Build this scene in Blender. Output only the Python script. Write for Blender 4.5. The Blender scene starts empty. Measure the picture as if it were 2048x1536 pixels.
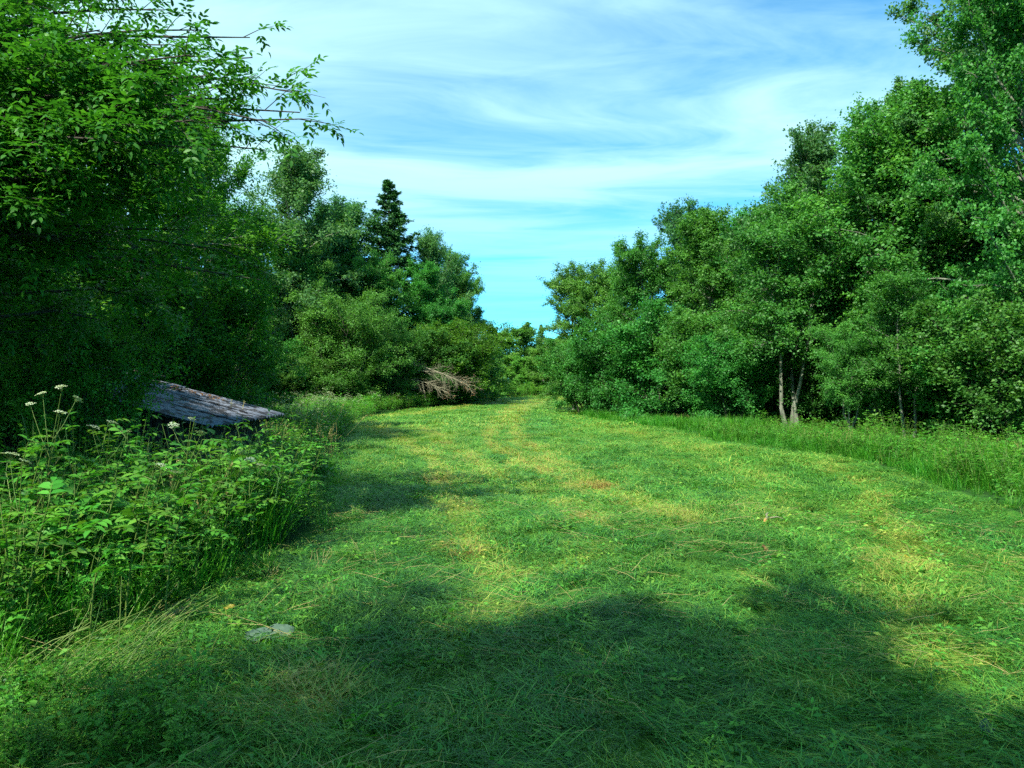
import bpy, math, random
import numpy as np
from mathutils import Vector

# ------------------------------------------------------------------ camera, sky, sun, exposure
scene = bpy.context.scene
C = scene.collection
FPX = 1547.0            # focal length in pixels of the 2048 px wide photograph
CAM_Z = 1.6
cam_d = bpy.data.cameras.new("camera")
cam = bpy.data.objects.new("camera", cam_d)
C.objects.link(cam)
cam_d.sensor_width = 36.0
cam_d.lens = FPX / 2048 * 36
cam_d.clip_start = 0.05
cam_d.clip_end = 6000
cam.location = (0, 0, CAM_Z)
cam.rotation_euler = (math.radians(90), 0, 0)
scene.camera = cam

SUN_EL = math.radians(46)
SUN_AZ = math.atan2(-0.50, -0.86)          # clockwise from +Y: behind the camera, to the left
sun_to = Vector((math.sin(SUN_AZ) * math.cos(SUN_EL), math.cos(SUN_AZ) * math.cos(SUN_EL), math.sin(SUN_EL)))

world = bpy.data.worlds.new("World")
scene.world = world
world.use_nodes = True
nt = world.node_tree
nt.nodes.clear()
def N(t, **kw):
    n = nt.nodes.new(t)
    for k, v in kw.items():
        setattr(n, k, v)
    return n
def math_node(tree, op, a, b=None, c=None, clamp=False):
    n = tree.nodes.new("ShaderNodeMath"); n.operation = op; n.use_clamp = clamp
    for i, v in enumerate((a, b, c)):
        if v is None: continue
        if isinstance(v, (int, float)): n.inputs[i].default_value = v
        else: tree.links.new(v, n.inputs[i])
    return n.outputs[0]
out = N("ShaderNodeOutputWorld")
bg = N("ShaderNodeBackground")
bg.inputs["Strength"].default_value = 0.110
sky = N("ShaderNodeTexSky", sky_type="NISHITA")
sky.sun_disc = False
sky.sun_elevation = SUN_EL
sky.sun_rotation = SUN_AZ
sky.altitude = 600
sky.air_density = 0.85
sky.dust_density = 0.1
sky.ozone_density = 1.6
tint = N("ShaderNodeMix", data_type="RGBA", blend_type="MULTIPLY")
tint.inputs["Factor"].default_value = 1.0
nt.links.new(sky.outputs[0], tint.inputs["A"])
tint.inputs["B"].default_value = (0.28, 1.0, 1.22, 1)
# thin cirrus on a flat layer overhead
tc = N("ShaderNodeTexCoord")
sep = N("ShaderNodeSeparateXYZ")
nt.links.new(tc.outputs["Generated"], sep.inputs[0])
zc = math_node(nt, "MAXIMUM", sep.outputs[2], 0.03)
px_ = math_node(nt, "DIVIDE", sep.outputs[0], zc)
py_ = math_node(nt, "DIVIDE", sep.outputs[1], zc)
comb = N("ShaderNodeCombineXYZ")
nt.links.new(px_, comb.inputs[0]); nt.links.new(py_, comb.inputs[1])
mp = N("ShaderNodeMapping")
mp.inputs["Rotation"].default_value = (0, 0, math.radians(-38))
mp.inputs["Scale"].default_value = (0.26, 0.62, 1)
mp.inputs["Location"].default_value = (19.5, 4.5, 0)
nt.links.new(comb.outputs[0], mp.inputs[0])
warp = N("ShaderNodeTexNoise")
warp.inputs["Scale"].default_value = 0.8; warp.inputs["Detail"].default_value = 3
nt.links.new(mp.outputs[0], warp.inputs["Vector"])
vsub = N("ShaderNodeVectorMath", operation="MULTIPLY_ADD")
nt.links.new(warp.outputs["Color"], vsub.inputs[0])
vsub.inputs[1].default_value = (1.9, 1.5, 0)
nt.links.new(mp.outputs[0], vsub.inputs[2])
n1 = N("ShaderNodeTexNoise")
n1.inputs["Scale"].default_value = 1.3; n1.inputs["Detail"].default_value = 9; n1.inputs["Roughness"].default_value = 0.58
nt.links.new(vsub.outputs[0], n1.inputs["Vector"])
n2 = N("ShaderNodeTexNoise")
n2.inputs["Scale"].default_value = 0.22; n2.inputs["Detail"].default_value = 2
nt.links.new(comb.outputs[0], n2.inputs["Vector"])
s0 = math_node(nt, "MULTIPLY_ADD", n2.outputs["Fac"], 0.5, n1.outputs["Fac"])
s1 = math_node(nt, "MULTIPLY_ADD", sep.outputs[0], -0.34, s0)        # the veil thins out towards the right
cl = N("ShaderNodeMapRange"); cl.interpolation_type = "SMOOTHSTEP"
nt.links.new(s1, cl.inputs["Value"])
cl.inputs["From Min"].default_value = 0.50; cl.inputs["From Max"].default_value = 0.87
cl.inputs["To Min"].default_value = 0.0; cl.inputs["To Max"].default_value = 0.9
above = N("ShaderNodeMapRange"); nt.links.new(sep.outputs[2], above.inputs["Value"])
above.inputs["From Min"].default_value = 0.06; above.inputs["From Max"].default_value = 0.27
cf = math_node(nt, "MULTIPLY", cl.outputs[0], above.outputs[0])
cm = N("ShaderNodeMix", data_type="RGBA")
nt.links.new(cf, cm.inputs["Factor"])
nt.links.new(tint.outputs["Result"], cm.inputs["A"])
cm.inputs["B"].default_value = (3.5, 5.7, 5.9, 1)
nt.links.new(cm.outputs["Result"], bg.inputs["Color"])
nt.links.new(bg.outputs[0], out.inputs[0])

sun_d = bpy.data.lights.new("sun", "SUN")
sun_d.energy = 5.0
sun_d.angle = math.radians(0.55)
sun_d.color = (1.0, 0.95, 0.82)
sun = bpy.data.objects.new("sun", sun_d)
C.objects.link(sun)
sun.rotation_euler = sun_to.to_track_quat("Z", "Y").to_euler()
sun.location = (-20, -30, 40)

vs = scene.view_settings
vs.view_transform = "Standard"; vs.look = "None"; vs.exposure = 1.0; vs.gamma = 1.0
vs.use_curve_mapping = False
cy = scene.cycles
cy.max_bounces = 3; cy.diffuse_bounces = 2; cy.glossy_bounces = 1; cy.transmission_bounces = 2
cy.use_adaptive_sampling = True; cy.adaptive_threshold = 0.02; cy.adaptive_min_samples = 32
cy.use_denoising = False; cy.use_light_tree = False
cy.sample_clamp_indirect = 4.0
cy.caustics_reflective = False; cy.caustics_refractive = False

# ------------------------------------------------------------------ helpers
rng = np.random.default_rng(11)
random.seed(5)
def hash2(ix, iy, seed):
    n = (ix.astype(np.int64) * 374761393 + iy.astype(np.int64) * 668265263 + seed * 974634777) & 0x7fffffff
    n = ((n ^ (n >> 13)) * 1274126177) & 0x7fffffff
    n = n ^ (n >> 16)
    return (n & 0xffff) / 65535.0
def noise2(x, y, seed=0, octaves=3):
    x = np.asarray(x, float); y = np.asarray(y, float)
    tot = np.zeros_like(x); amp = 1.0; norm = 0
    for o in range(octaves):
        ix = np.floor(x); iy = np.floor(y); fx = x - ix; fy = y - iy
        fx = fx * fx * (3 - 2 * fx); fy = fy * fy * (3 - 2 * fy)
        a = hash2(ix, iy, seed + o); b = hash2(ix + 1, iy, seed + o)
        c = hash2(ix, iy + 1, seed + o); d = hash2(ix + 1, iy + 1, seed + o)
        tot += amp * ((a * (1 - fx) + b * fx) * (1 - fy) + (c * (1 - fx) + d * fx) * fy)
        norm += amp; amp *= 0.5; x = x * 2.03 + 7.1; y = y * 2.03 + 3.7
    return tot / norm
def height(x, y):
    x = np.asarray(x, float); y = np.asarray(y, float)
    h = 0.26 * (noise2(x * 0.16 + 40, y * 0.12 + 9, 3, 2) - 0.5) * np.clip((y - 2) / 6, 0, 1)
    h = h + 0.15 * (noise2(x * 0.8 + 5, y * 0.6, 8, 3) - 0.5)
    h = h + 0.35 * np.clip((y - 55) / 40, 0, 1) ** 1.5
    return h
def gz(x, y):
    return float(height(np.array([x]), np.array([y]))[0])
def ground_px(px, py):
    d = CAM_Z * FPX / (py - 768.0)
    return ((px - 1024) / FPX * d, d)
def norm(v):
    return v / np.maximum(np.linalg.norm(v, axis=-1, keepdims=True), 1e-9)
def mesh_np(name, V, F, mats, tone=None, mat_idx=None, smooth=False):
    """F: list of (n,k) index arrays"""
    me = bpy.data.meshes.new(name)
    V = np.asarray(V, np.float32)
    me.vertices.add(len(V)); me.vertices.foreach_set("co", V.ravel())
    loops = np.concatenate([f.ravel() for f in F]).astype(np.int32)
    sizes = np.concatenate([np.full(len(f), f.shape[1]) for f in F])
    starts = np.concatenate([[0], np.cumsum(sizes)[:-1]]).astype(np.int32)
    me.loops.add(len(loops)); me.loops.foreach_set("vertex_index", loops)
    me.polygons.add(len(sizes)); me.polygons.foreach_set("loop_start", starts)
    if mat_idx is not None: me.polygons.foreach_set("material_index", np.asarray(mat_idx, np.int32))
    if smooth: me.polygons.foreach_set("use_smooth", np.ones(len(sizes), bool))
    for m in mats: me.materials.append(m)
    if tone is not None:
        a = me.attributes.new("tone", "FLOAT", "FACE"); a.data.foreach_set("value", np.asarray(tone, np.float32))
    me.update(calc_edges=True); me.validate()
    return me
class Geo:
    """collects vertices, faces and a per-face tone"""
    def __init__(s): s.V = []; s.F = {3: [], 4: []}; s.T = {3: [], 4: []}; s.M = {3: [], 4: []}; s.n = 0
    def add(s, V, F, tone=0.5, m=0):
        V = np.asarray(V, float).reshape(-1, 3); F = np.asarray(F, int); k = F.shape[1]
        s.V.append(V); s.F[k].append(F + s.n); s.n += len(V)
        s.T[k].append(np.broadcast_to(np.asarray(tone, float), (len(F),)))
        s.M[k].append(np.full(len(F), m))
    def build(s, name, mats, smooth=False):
        F = []; T = []; M = []
        for k in (3, 4):
            if s.F[k]:
                F.append(np.concatenate(s.F[k])); T.append(np.concatenate(s.T[k])); M.append(np.concatenate(s.M[k]))
        return mesh_np(name, np.concatenate(s.V), F, mats, np.concatenate(T), np.concatenate(M), smooth)
def tube(g, P, R, sides=6, tone=0.5, m=0):
    P = np.asarray(P, float); n = len(P)
    T = norm(np.gradient(P, axis=0))
    ref = np.array([0, 0, 1.0]) if abs(T[0][2]) < 0.9 else np.array([1.0, 0, 0])
    A = norm(np.cross(T, ref)); B = np.cross(T, A)
    an = np.arange(sides) / sides * 2 * math.pi
    ring = P[:, None, :] + (np.cos(an)[None, :, None] * A[:, None, :] + np.sin(an)[None, :, None] * B[:, None, :]) * np.asarray(R)[:, None, None]
    i = np.arange(n - 1)[:, None] * sides; j = np.arange(sides)[None, :]; k = (j + 1) % sides
    F = np.stack([i + j, i + k, i + sides + k, i + sides + j], -1).reshape(-1, 4)
    g.add(ring.reshape(-1, 3), F, tone, m)
def prisms(g, P0, P1, r, tone=0.5, m=0):
    """many thin three-sided sticks"""
    n = len(P0); D = norm(P1 - P0)
    ref = np.where(np.abs(D[:, 2:3]) < 0.9, np.array([[0, 0, 1.0]]), np.array([[1.0, 0, 0]]))
    A = norm(np.cross(D, ref)); B = np.cross(D, A)
    r = np.broadcast_to(np.asarray(r, float), (n,))[:, None]
    V = np.empty((n, 6, 3))
    for q in range(3):
        o = (A * math.cos(q * 2.0944) + B * math.sin(q * 2.0944)) * r
        V[:, q] = P0 + o; V[:, 3 + q] = P1 + o * 0.45
    b = np.arange(n)[:, None] * 6
    F = np.concatenate([b + np.array([[q, (q + 1) % 3, 3 + (q + 1) % 3, 3 + q]]) for q in range(3)])
    g.add(V.reshape(-1, 3), F, tone, m)
def leaf4(g, P, D, Nn, L, W, tone, fold=0.22, m=0):
    n = len(P); S = norm(np.cross(D, Nn)); U = np.cross(S, D)
    L = np.broadcast_to(L, (n,))[:, None]; W = np.broadcast_to(W, (n,))[:, None]
    V = np.empty((n, 4, 3))
    V[:, 0] = P; V[:, 1] = P + D * L * .45 + S * W * .5 + U * W * fold
    V[:, 2] = P + D * L - U * L * .08; V[:, 3] = P + D * L * .45 - S * W * .5 + U * W * fold
    g.add(V.reshape(-1, 3), np.arange(n * 4).reshape(n, 4), tone, m)
def leaf6(g, P, D, Nn, L, W, tone, fold=0.2, m=0, curl=0.12):
    """fuller leaf: two curved halves"""
    n = len(P); S = norm(np.cross(D, Nn)); U = np.cross(S, D)
    L = np.broadcast_to(L, (n,))[:, None]; W = np.broadcast_to(W, (n,))[:, None]
    V = np.empty((n, 7, 3))
    V[:, 0] = P; V[:, 1] = P + D * L - U * L * curl
    V[:, 6] = P + D * L * .5 + U * L * .02
    for q, s in ((2, 1), (4, -1)):
        V[:, q] = P + D * L * .25 + S * W * .42 * s + U * W * fold
        V[:, q + 1] = P + D * L * .62 + S * W * .40 * s + U * (W * fold - L * curl * .35)
    b = np.arange(n)[:, None] * 7
    F = np.concatenate([b + np.array([[0, 2, 3, 6]]), b + np.array([[6, 3, 1, 5]]), b + np.array([[0, 6, 5, 4]])])
    t = np.broadcast_to(np.asarray(tone, float), (n,))
    g.add(V.reshape(-1, 3), F, np.concatenate([t, t, t]), m)
def blades(g, P, az, el, L, W, bend, tone, m=0):
    n = len(P)
    D = np.stack([np.cos(az) * np.cos(el), np.sin(az) * np.cos(el), np.sin(el)], -1)
    S = np.stack([-np.sin(az), np.cos(az), np.zeros(n)], -1)
    L = np.broadcast_to(L, (n,))[:, None]; W = np.broadcast_to(W, (n,))[:, None]
    dn = np.stack([np.cos(az), np.sin(az), np.full(n, -1.0)], -1) * np.broadcast_to(bend, (n,))[:, None] * L
    V = np.empty((n, 5, 3))
    V[:, 0] = P - S * W * .5; V[:, 1] = P + S * W * .5
    mid = P + D * L * .55 + dn * .28
    V[:, 2] = mid + S * W * .42; V[:, 3] = mid - S * W * .42
    V[:, 4] = P + D * L + dn
    b = np.arange(n)[:, None] * 5
    g.add(V.reshape(-1, 3), b + np.array([[0, 1, 2, 3]]), tone, m)
    t = np.broadcast_to(np.asarray(tone, float), (n,))
    g.F[3].append(b + np.array([[3, 2, 4]]) + g.n - n * 5); g.T[3].append(t); g.M[3].append(np.full(n, m))
def limb_path(p0, d, L, n, r, lift, droop):
    pts = [np.array(p0, float)]; d = np.array(d, float)
    for k in range(n):
        f = (k + 1) / n
        d = norm(d + r.normal(0, .13, 3) + np.array([0, 0, lift * (1 - f) - droop * f]))
        pts.append(pts[-1] + d * L / n)
    return np.array(pts)
def obj(name, me, parent=None, loc=(0, 0, 0), rot=(0, 0, 0), scale=(1, 1, 1)):
    o = bpy.data.objects.new(name, me); C.objects.link(o)
    o.location = loc; o.rotation_euler = rot; o.scale = scale
    if parent: o.parent = parent
    return o
def tag(o, label=None, cat=None, group=None, kind=None):
    if label: o["label"] = label
    if cat: o["category"] = cat
    if group: o["group"] = group
    if kind: o["kind"] = kind
    return o

# ------------------------------------------------------------------ materials
def mat(name):
    m = bpy.data.materials.new(name); m.use_nodes = True
    t = m.node_tree; t.nodes.clear()
    return m, t
def ramp(t, fac, stops):
    r = t.nodes.new("ShaderNodeValToRGB")
    el = r.color_ramp.elements
    while len(el) < len(stops): el.new(0.5)
    for e, (p, c) in zip(el, stops):
        e.position = p; e.color = (*c, 1)
    t.links.new(fac, r.inputs[0])
    return r.outputs[0]
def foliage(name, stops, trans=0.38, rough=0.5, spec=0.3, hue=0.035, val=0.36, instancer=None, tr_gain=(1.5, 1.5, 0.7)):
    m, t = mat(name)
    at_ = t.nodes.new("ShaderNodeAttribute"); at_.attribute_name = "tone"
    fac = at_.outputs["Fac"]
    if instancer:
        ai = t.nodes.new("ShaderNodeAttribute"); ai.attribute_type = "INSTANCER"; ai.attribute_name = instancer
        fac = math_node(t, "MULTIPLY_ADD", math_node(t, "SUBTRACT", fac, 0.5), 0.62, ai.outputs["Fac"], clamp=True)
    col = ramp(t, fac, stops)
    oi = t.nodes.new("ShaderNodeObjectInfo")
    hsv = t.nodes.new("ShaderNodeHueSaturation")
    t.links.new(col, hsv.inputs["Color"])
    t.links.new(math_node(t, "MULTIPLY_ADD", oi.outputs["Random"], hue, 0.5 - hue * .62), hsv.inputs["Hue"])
    rnd2 = math_node(t, "FRACT", math_node(t, "MULTIPLY", oi.outputs["Random"], 37.7))
    t.links.new(math_node(t, "MULTIPLY_ADD", rnd2, val, 1 - val / 2), hsv.inputs["Value"])
    pb = t.nodes.new("ShaderNodeBsdfPrincipled")
    t.links.new(hsv.outputs[0], pb.inputs["Base Color"])
    pb.inputs["Roughness"].default_value = rough
    pb.inputs["Specular IOR Level"].default_value = spec
    o = t.nodes.new("ShaderNodeOutputMaterial")
    tr = t.nodes.new("ShaderNodeBsdfTranslucent")
    mul = t.nodes.new("ShaderNodeMix"); mul.data_type = "RGBA"; mul.blend_type = "MULTIPLY"; mul.inputs["Factor"].default_value = 1
    t.links.new(hsv.outputs[0], mul.inputs["A"]); mul.inputs["B"].default_value = (*tr_gain, 1)
    t.links.new(mul.outputs["Result"], tr.inputs["Color"])
    mx = t.nodes.new("ShaderNodeMixShader"); mx.inputs[0].default_value = trans
    t.links.new(pb.outputs[0], mx.inputs[1]); t.links.new(tr.outputs[0], mx.inputs[2])
    t.links.new(mx.outputs[0], o.inputs[0])
    return m
def surface(name, stops, scale=6, detail=5, rough=0.85, bump=0.3, stretch=(1, 1, 1), spec=0.3, dist=0.02):
    m, t = mat(name)
    tcn = t.nodes.new("ShaderNodeTexCoord"); mpn = t.nodes.new("ShaderNodeMapping")
    mpn.inputs["Scale"].default_value = stretch
    t.links.new(tcn.outputs["Object"], mpn.inputs[0])
    nz = t.nodes.new("ShaderNodeTexNoise"); nz.inputs["Scale"].default_value = scale; nz.inputs["Detail"].default_value = detail
    nz.inputs["Roughness"].default_value = 0.62
    t.links.new(mpn.outputs[0], nz.inputs["Vector"])
    col = ramp(t, nz.outputs["Fac"], stops)
    pb = t.nodes.new("ShaderNodeBsdfPrincipled"); t.links.new(col, pb.inputs["Base Color"])
    pb.inputs["Roughness"].default_value = rough; pb.inputs["Specular IOR Level"].default_value = spec
    bp = t.nodes.new("ShaderNodeBump"); bp.inputs["Strength"].default_value = bump; bp.inputs["Distance"].default_value = dist
    t.links.new(nz.outputs["Fac"], bp.inputs["Height"]); t.links.new(bp.outputs[0], pb.inputs["Normal"])
    o = t.nodes.new("ShaderNodeOutputMaterial"); t.links.new(pb.outputs[0], o.inputs[0])
    return m
M = {}
M["alder"] = foliage("alder_leaf", [(0, (0.028, 0.12, 0.024)), (0.5, (0.050, 0.205, 0.036)), (1, (0.10, 0.30, 0.045))])
M["aspen"] = foliage("blue_green_leaf", [(0, (0.030, 0.115, 0.040)), (0.5, (0.052, 0.18, 0.055)), (1, (0.09, 0.25, 0.065))])
M["maple"] = foliage("ash_maple_leaf", [(0, (0.026, 0.12, 0.014)), (0.5, (0.055, 0.215, 0.020)), (1, (0.12, 0.34, 0.03))], trans=0.42)
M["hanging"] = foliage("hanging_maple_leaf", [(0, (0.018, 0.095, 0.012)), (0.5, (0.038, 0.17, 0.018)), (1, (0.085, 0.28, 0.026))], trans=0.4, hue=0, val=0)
M["spruce"] = foliage("spruce_needle", [(0, (0.022, 0.085, 0.024)), (0.5, (0.042, 0.15, 0.038)), (1, (0.08, 0.22, 0.05))], trans=0.1, rough=0.6)
M["willow"] = foliage("willow_leaf", [(0, (0.024, 0.115, 0.020)), (0.5, (0.046, 0.195, 0.030)), (1, (0.085, 0.28, 0.042))])
M["far"] = foliage("haze_lightened_leaf", [(0, (0.05, 0.16, 0.03)), (0.5, (0.10, 0.27, 0.04)), (1, (0.17, 0.37, 0.06))])  # leaf colour painted lighter to stand in for aerial perspective
M["herb"] = foliage("herb_leaf", [(0, (0.022, 0.11, 0.014)), (0.5, (0.055, 0.225, 0.022)), (1, (0.13, 0.36, 0.04))], trans=0.35, val=.5)
M["stem"] = foliage("herb_stem", [(0, (0.04, 0.11, 0.018)), (1, (0.13, 0.20, 0.04))], trans=0.1)
M["straw"] = foliage("straw_stem", [(0, (0.20, 0.22, 0.06)), (1, (0.42, 0.36, 0.15))], trans=0.15, hue=0.01)
M["tall_grass"] = foliage("tall_grass_blade", [(0, (0.020, 0.12, 0.010)), (0.5, (0.045, 0.24, 0.016)), (1, (0.12, 0.36, 0.026))], trans=0.35, hue=0.02)
M["umbel"] = foliage("white_umbel", [(0, (0.30, 0.40, 0.22)), (1, (0.58, 0.64, 0.48))], trans=0.2, hue=0.0, val=0.1)
HAY = [(0, (0.022, 0.10, 0.020)), (0.25, (0.050, 0.22, 0.028)), (0.5, (0.125, 0.33, 0.038)), (0.75, (0.34, 0.37, 0.07)), (1, (0.34, 0.235, 0.07))]
M["hay"] = foliage("cut_grass", HAY, trans=0.25, rough=0.55, hue=0.02, val=0.3, instancer="dry")
M["bark"] = surface("grey_bark", [(0.3, (0.06, 0.07, 0.05)), (0.5, (0.15, 0.165, 0.12)), (0.8, (0.29, 0.31, 0.25))], 9, 6, stretch=(1, 1, 0.35), bump=0.5)
M["dark_bark"] = surface("dark_bark", [(0.3, (0.02, 0.018, 0.013)), (0.7, (0.075, 0.065, 0.05))], 9, 6, stretch=(1, 1, 0.35), bump=0.5)
M["dead"] = surface("dead_wood", [(0.3, (0.115, 0.108, 0.068)), (0.7, (0.30, 0.283, 0.195))], 7, 5, stretch=(1, 1, 1))
M["dead_leaf"] = foliage("dead_leaf", [(0, (0.10, 0.05, 0.02)), (1, (0.30, 0.17, 0.07))], trans=0.15)
M["yellow_leaf"] = foliage("yellow_leaf", [(0, (0.22, 0.24, 0.03)), (1, (0.34, 0.31, 0.03))], trans=0.2)
M["grey_leaf"] = surface("wilted_grey_leaf", [(0.3, (0.03, 0.075, 0.05)), (0.7, (0.085, 0.145, 0.105))], 14, 5, rough=0.7)
M["plank"] = surface("weathered_plank", [(0.3, (0.018, 0.016, 0.014)), (0.7, (0.06, 0.052, 0.044))], 5, 6, stretch=(1, 1, 0.12))
# corrugated roof: grey cement sheet with dark lichen patches
m, t = mat("weathered_cement_sheet")
tcn = t.nodes.new("ShaderNodeTexCoord")
nz = t.nodes.new("ShaderNodeTexNoise"); nz.inputs["Scale"].default_value = 4.2; nz.inputs["Detail"].default_value = 5
mpn = t.nodes.new("ShaderNodeMapping"); mpn.inputs["Scale"].default_value = (1.5, 2.2, 1)
gm = t.nodes.new("ShaderNodeNewGeometry")
t.links.new(gm.outputs["Position"], mpn.inputs[0]); t.links.new(mpn.outputs[0], nz.inputs["Vector"])
col = ramp(t, nz.outputs["Fac"], [(0.40, (0.018, 0.018, 0.022)), (0.47, (0.04, 0.04, 0.045)), (0.50, (0.10, 0.115, 0.15)), (0.8, (0.19, 0.21, 0.25))])
pb = t.nodes.new("ShaderNodeBsdfPrincipled"); t.links.new(col, pb.inputs["Base Color"]); pb.inputs["Roughness"].default_value = 0.8
bp = t.nodes.new("ShaderNodeBump"); bp.inputs["Strength"].default_value = 0.5; bp.inputs["Distance"].default_value = 0.01
t.links.new(nz.outputs["Fac"], bp.inputs["Height"]); t.links.new(bp.outputs[0], pb.inputs["Normal"])
o = t.nodes.new("ShaderNodeOutputMaterial"); t.links.new(pb.outputs[0], o.inputs[0])
M["cement"] = m
# soil and thatch under the cut grass; the vertex attribute "dry" carries where the sward is straw-coloured
m, t = mat("meadow_ground")
ad = t.nodes.new("ShaderNodeAttribute"); ad.attribute_name = "dry"
gm = t.nodes.new("ShaderNodeNewGeometry")
nz = t.nodes.new("ShaderNodeTexNoise"); nz.inputs["Scale"].default_value = 14; nz.inputs["Detail"].default_value = 6; nz.inputs["Roughness"].default_value = 0.7
mpn = t.nodes.new("ShaderNodeMapping"); mpn.inputs["Scale"].default_value = (1, 0.5, 1)
t.links.new(gm.outputs["Position"], mpn.inputs[0]); t.links.new(mpn.outputs[0], nz.inputs["Vector"])
fac = math_node(t, "MULTIPLY_ADD", math_node(t, "SUBTRACT", nz.outputs["Fac"], 0.5), 0.9, ad.outputs["Fac"], clamp=True)
col = ramp(t, fac, [(0, (0.018, 0.06, 0.014)), (0.25, (0.04, 0.13, 0.016)), (0.5, (0.10, 0.21, 0.024)), (0.75, (0.22, 0.23, 0.04)), (1, (0.22, 0.13, 0.035))])
pb = t.nodes.new("ShaderNodeBsdfPrincipled"); t.links.new(col, pb.inputs["Base Color"]); pb.inputs["Roughness"].default_value = 0.95
pb.inputs["Specular IOR Level"].default_value = 0.1
bp = t.nodes.new("ShaderNodeBump"); bp.inputs["Strength"].default_value = 0.8; bp.inputs["Distance"].default_value = 0.04
t.links.new(nz.outputs["Fac"], bp.inputs["Height"]); t.links.new(bp.outputs[0], pb.inputs["Normal"])
o = t.nodes.new("ShaderNodeOutputMaterial"); t.links.new(pb.outputs[0], o.inputs[0])
M["ground"] = m

# ------------------------------------------------------------------ where the meadow lies, and how dry it is
# meadow edges as (y, x) pairs, read from the photograph at eye height 1.6 m
LE_Y = np.array([0, 3.9, 5.4, 7.7, 11, 16, 22, 30, 43, 53, 65, 77, 95, 140])
LE_X = np.array([-2.9, -2.7, -2.35, -1.75, -2.35, -3.25, -4.4, -5.9, -6.8, -4.0, -3.4, -3.2, -4, -8])
RE_Y = np.array([0, 5, 8.5, 11, 15.8, 22, 30, 37, 43, 50, 60, 77, 95, 140])
RE_X = np.array([7.5, 6.2, 5.7, 6.3, 6.7, 5.4, 4.2, 3.1, 3.4, 4.6, 5.6, 7.0, 8, 8])
def left_edge(y): return np.interp(y, LE_Y, LE_X)
def right_edge(y): return np.interp(y, RE_Y, RE_X)
TRACKS = [  # wheel tracks and mown strips: image points on the ground, width in metres, strength
    ([(1050, 803), (1030, 812), (985, 850), (975, 880), (1080, 940), (1180, 972), (1290, 1020), (1400, 1060)], 0.15, 0.60),
    ([(1075, 803), (1045, 815), (1025, 850), (1042, 880), (1130, 930), (1210, 970), (1250, 1000)], 0.14, 0.56),
    ([(720, 850), (800, 880), (880, 930), (915, 1030), (950, 1110), (1000, 1250)], 0.22, 0.30),
    ([(830, 855), (900, 890), (960, 930), (1100, 1000), (1200, 1060)], 0.2, 0.34),
    ([(1640, 935), (1740, 985), (1745, 1010), (1800, 1085), (1800, 1180), (1850, 1320)], 0.2, 0.28),
    ([(1000, 803), (900, 820), (780, 832), (700, 838)], 0.4, 0.3),
    ([(1130, 800), (1060, 812), (1010, 830)], 0.35, 0.3),
    ([(1200, 850), (1400, 905), (1560, 980), (1500, 1050)], 0.5, 0.16),
]
SPOTS = [(945, 1105, .22, .6), (1150, 1130, .26, .5), (1212, 965, .35, .55), (1180, 1015, .3, .35), (545, 1430, .20, .65), (640, 1415, .14, .6),
         (950, 1250, .16, .45), (1740, 995, .3, .5), (1518, 1165, .16, .55), (1690, 1370, .15, .5), (925, 1030, .3, .4), (1170, 1050, .2, .5),
         (1380, 930, .8, .25), (1480, 960, .7, .22), (1250, 870, 1.5, .2), (1870, 1330, .2, .4), (300, 1400, .2, .3), (1780, 1140, .3, .3), (880, 960, .3, .35)]
def seg_dist(x, y, pts):
    best = np.full(x.shape, 1e9)
    for (ax, ay), (bx, by) in zip(pts[:-1], pts[1:]):
        dx, dy = bx - ax, by - ay
        tt = np.clip(((x - ax) * dx + (y - ay) * dy) / (dx * dx + dy * dy), 0, 1)
        best = np.minimum(best, np.hypot(x - ax - tt * dx, y - ay - tt * dy))
    return best
TRACKS_W = [([ground_px(*p) for p in pts], w, k) for pts, w, k in TRACKS]
SPOTS_W = [(*ground_px(px, py), r, k) for px, py, r, k in SPOTS]
def dryness(x, y):
    x = np.asarray(x, float); y = np.asarray(y, float)
    u = x - np.interp(y, [0, 12, 22, 30, 59, 90], [0.9, 1.0, -0.5, -0.6, 0.3, 2.0])
    far = np.clip((y - 9) / 22, 0, 1)
    d = 0.27 + 0.14 * far
    d = d + 0.30 * (noise2(u * 1.5 + 30, y * 0.16, 21, 3) - 0.5) + 0.22 * (noise2(x * 1.3, y * 1.1 + 50, 22, 3) - 0.5)
    wob = noise2(x * 1.1 + 9, y * 0.9, 31, 2)
    for pts, w, k in TRACKS_W:
        dd = seg_dist(x + (wob - .5) * .3, y, pts) / (w * (1 + y * 0.012))
        d = d + k * np.exp(-dd * dd) * (0.7 + .6 * noise2(x * 2.1, y * 1.7, 44, 2))
    d = np.minimum(d, .66)
    for sx, sy, r, k in SPOTS_W:
        d = d + .62 * k * np.exp(-(((x - sx) ** 2 + ((y - sy) * .8) ** 2) / (r * r)) ** 0.8) * (.35 + 1.3 * noise2(x * 4.3, y * 3.7, 47, 2))
    return np.clip(d, 0.02, 0.98)

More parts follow.
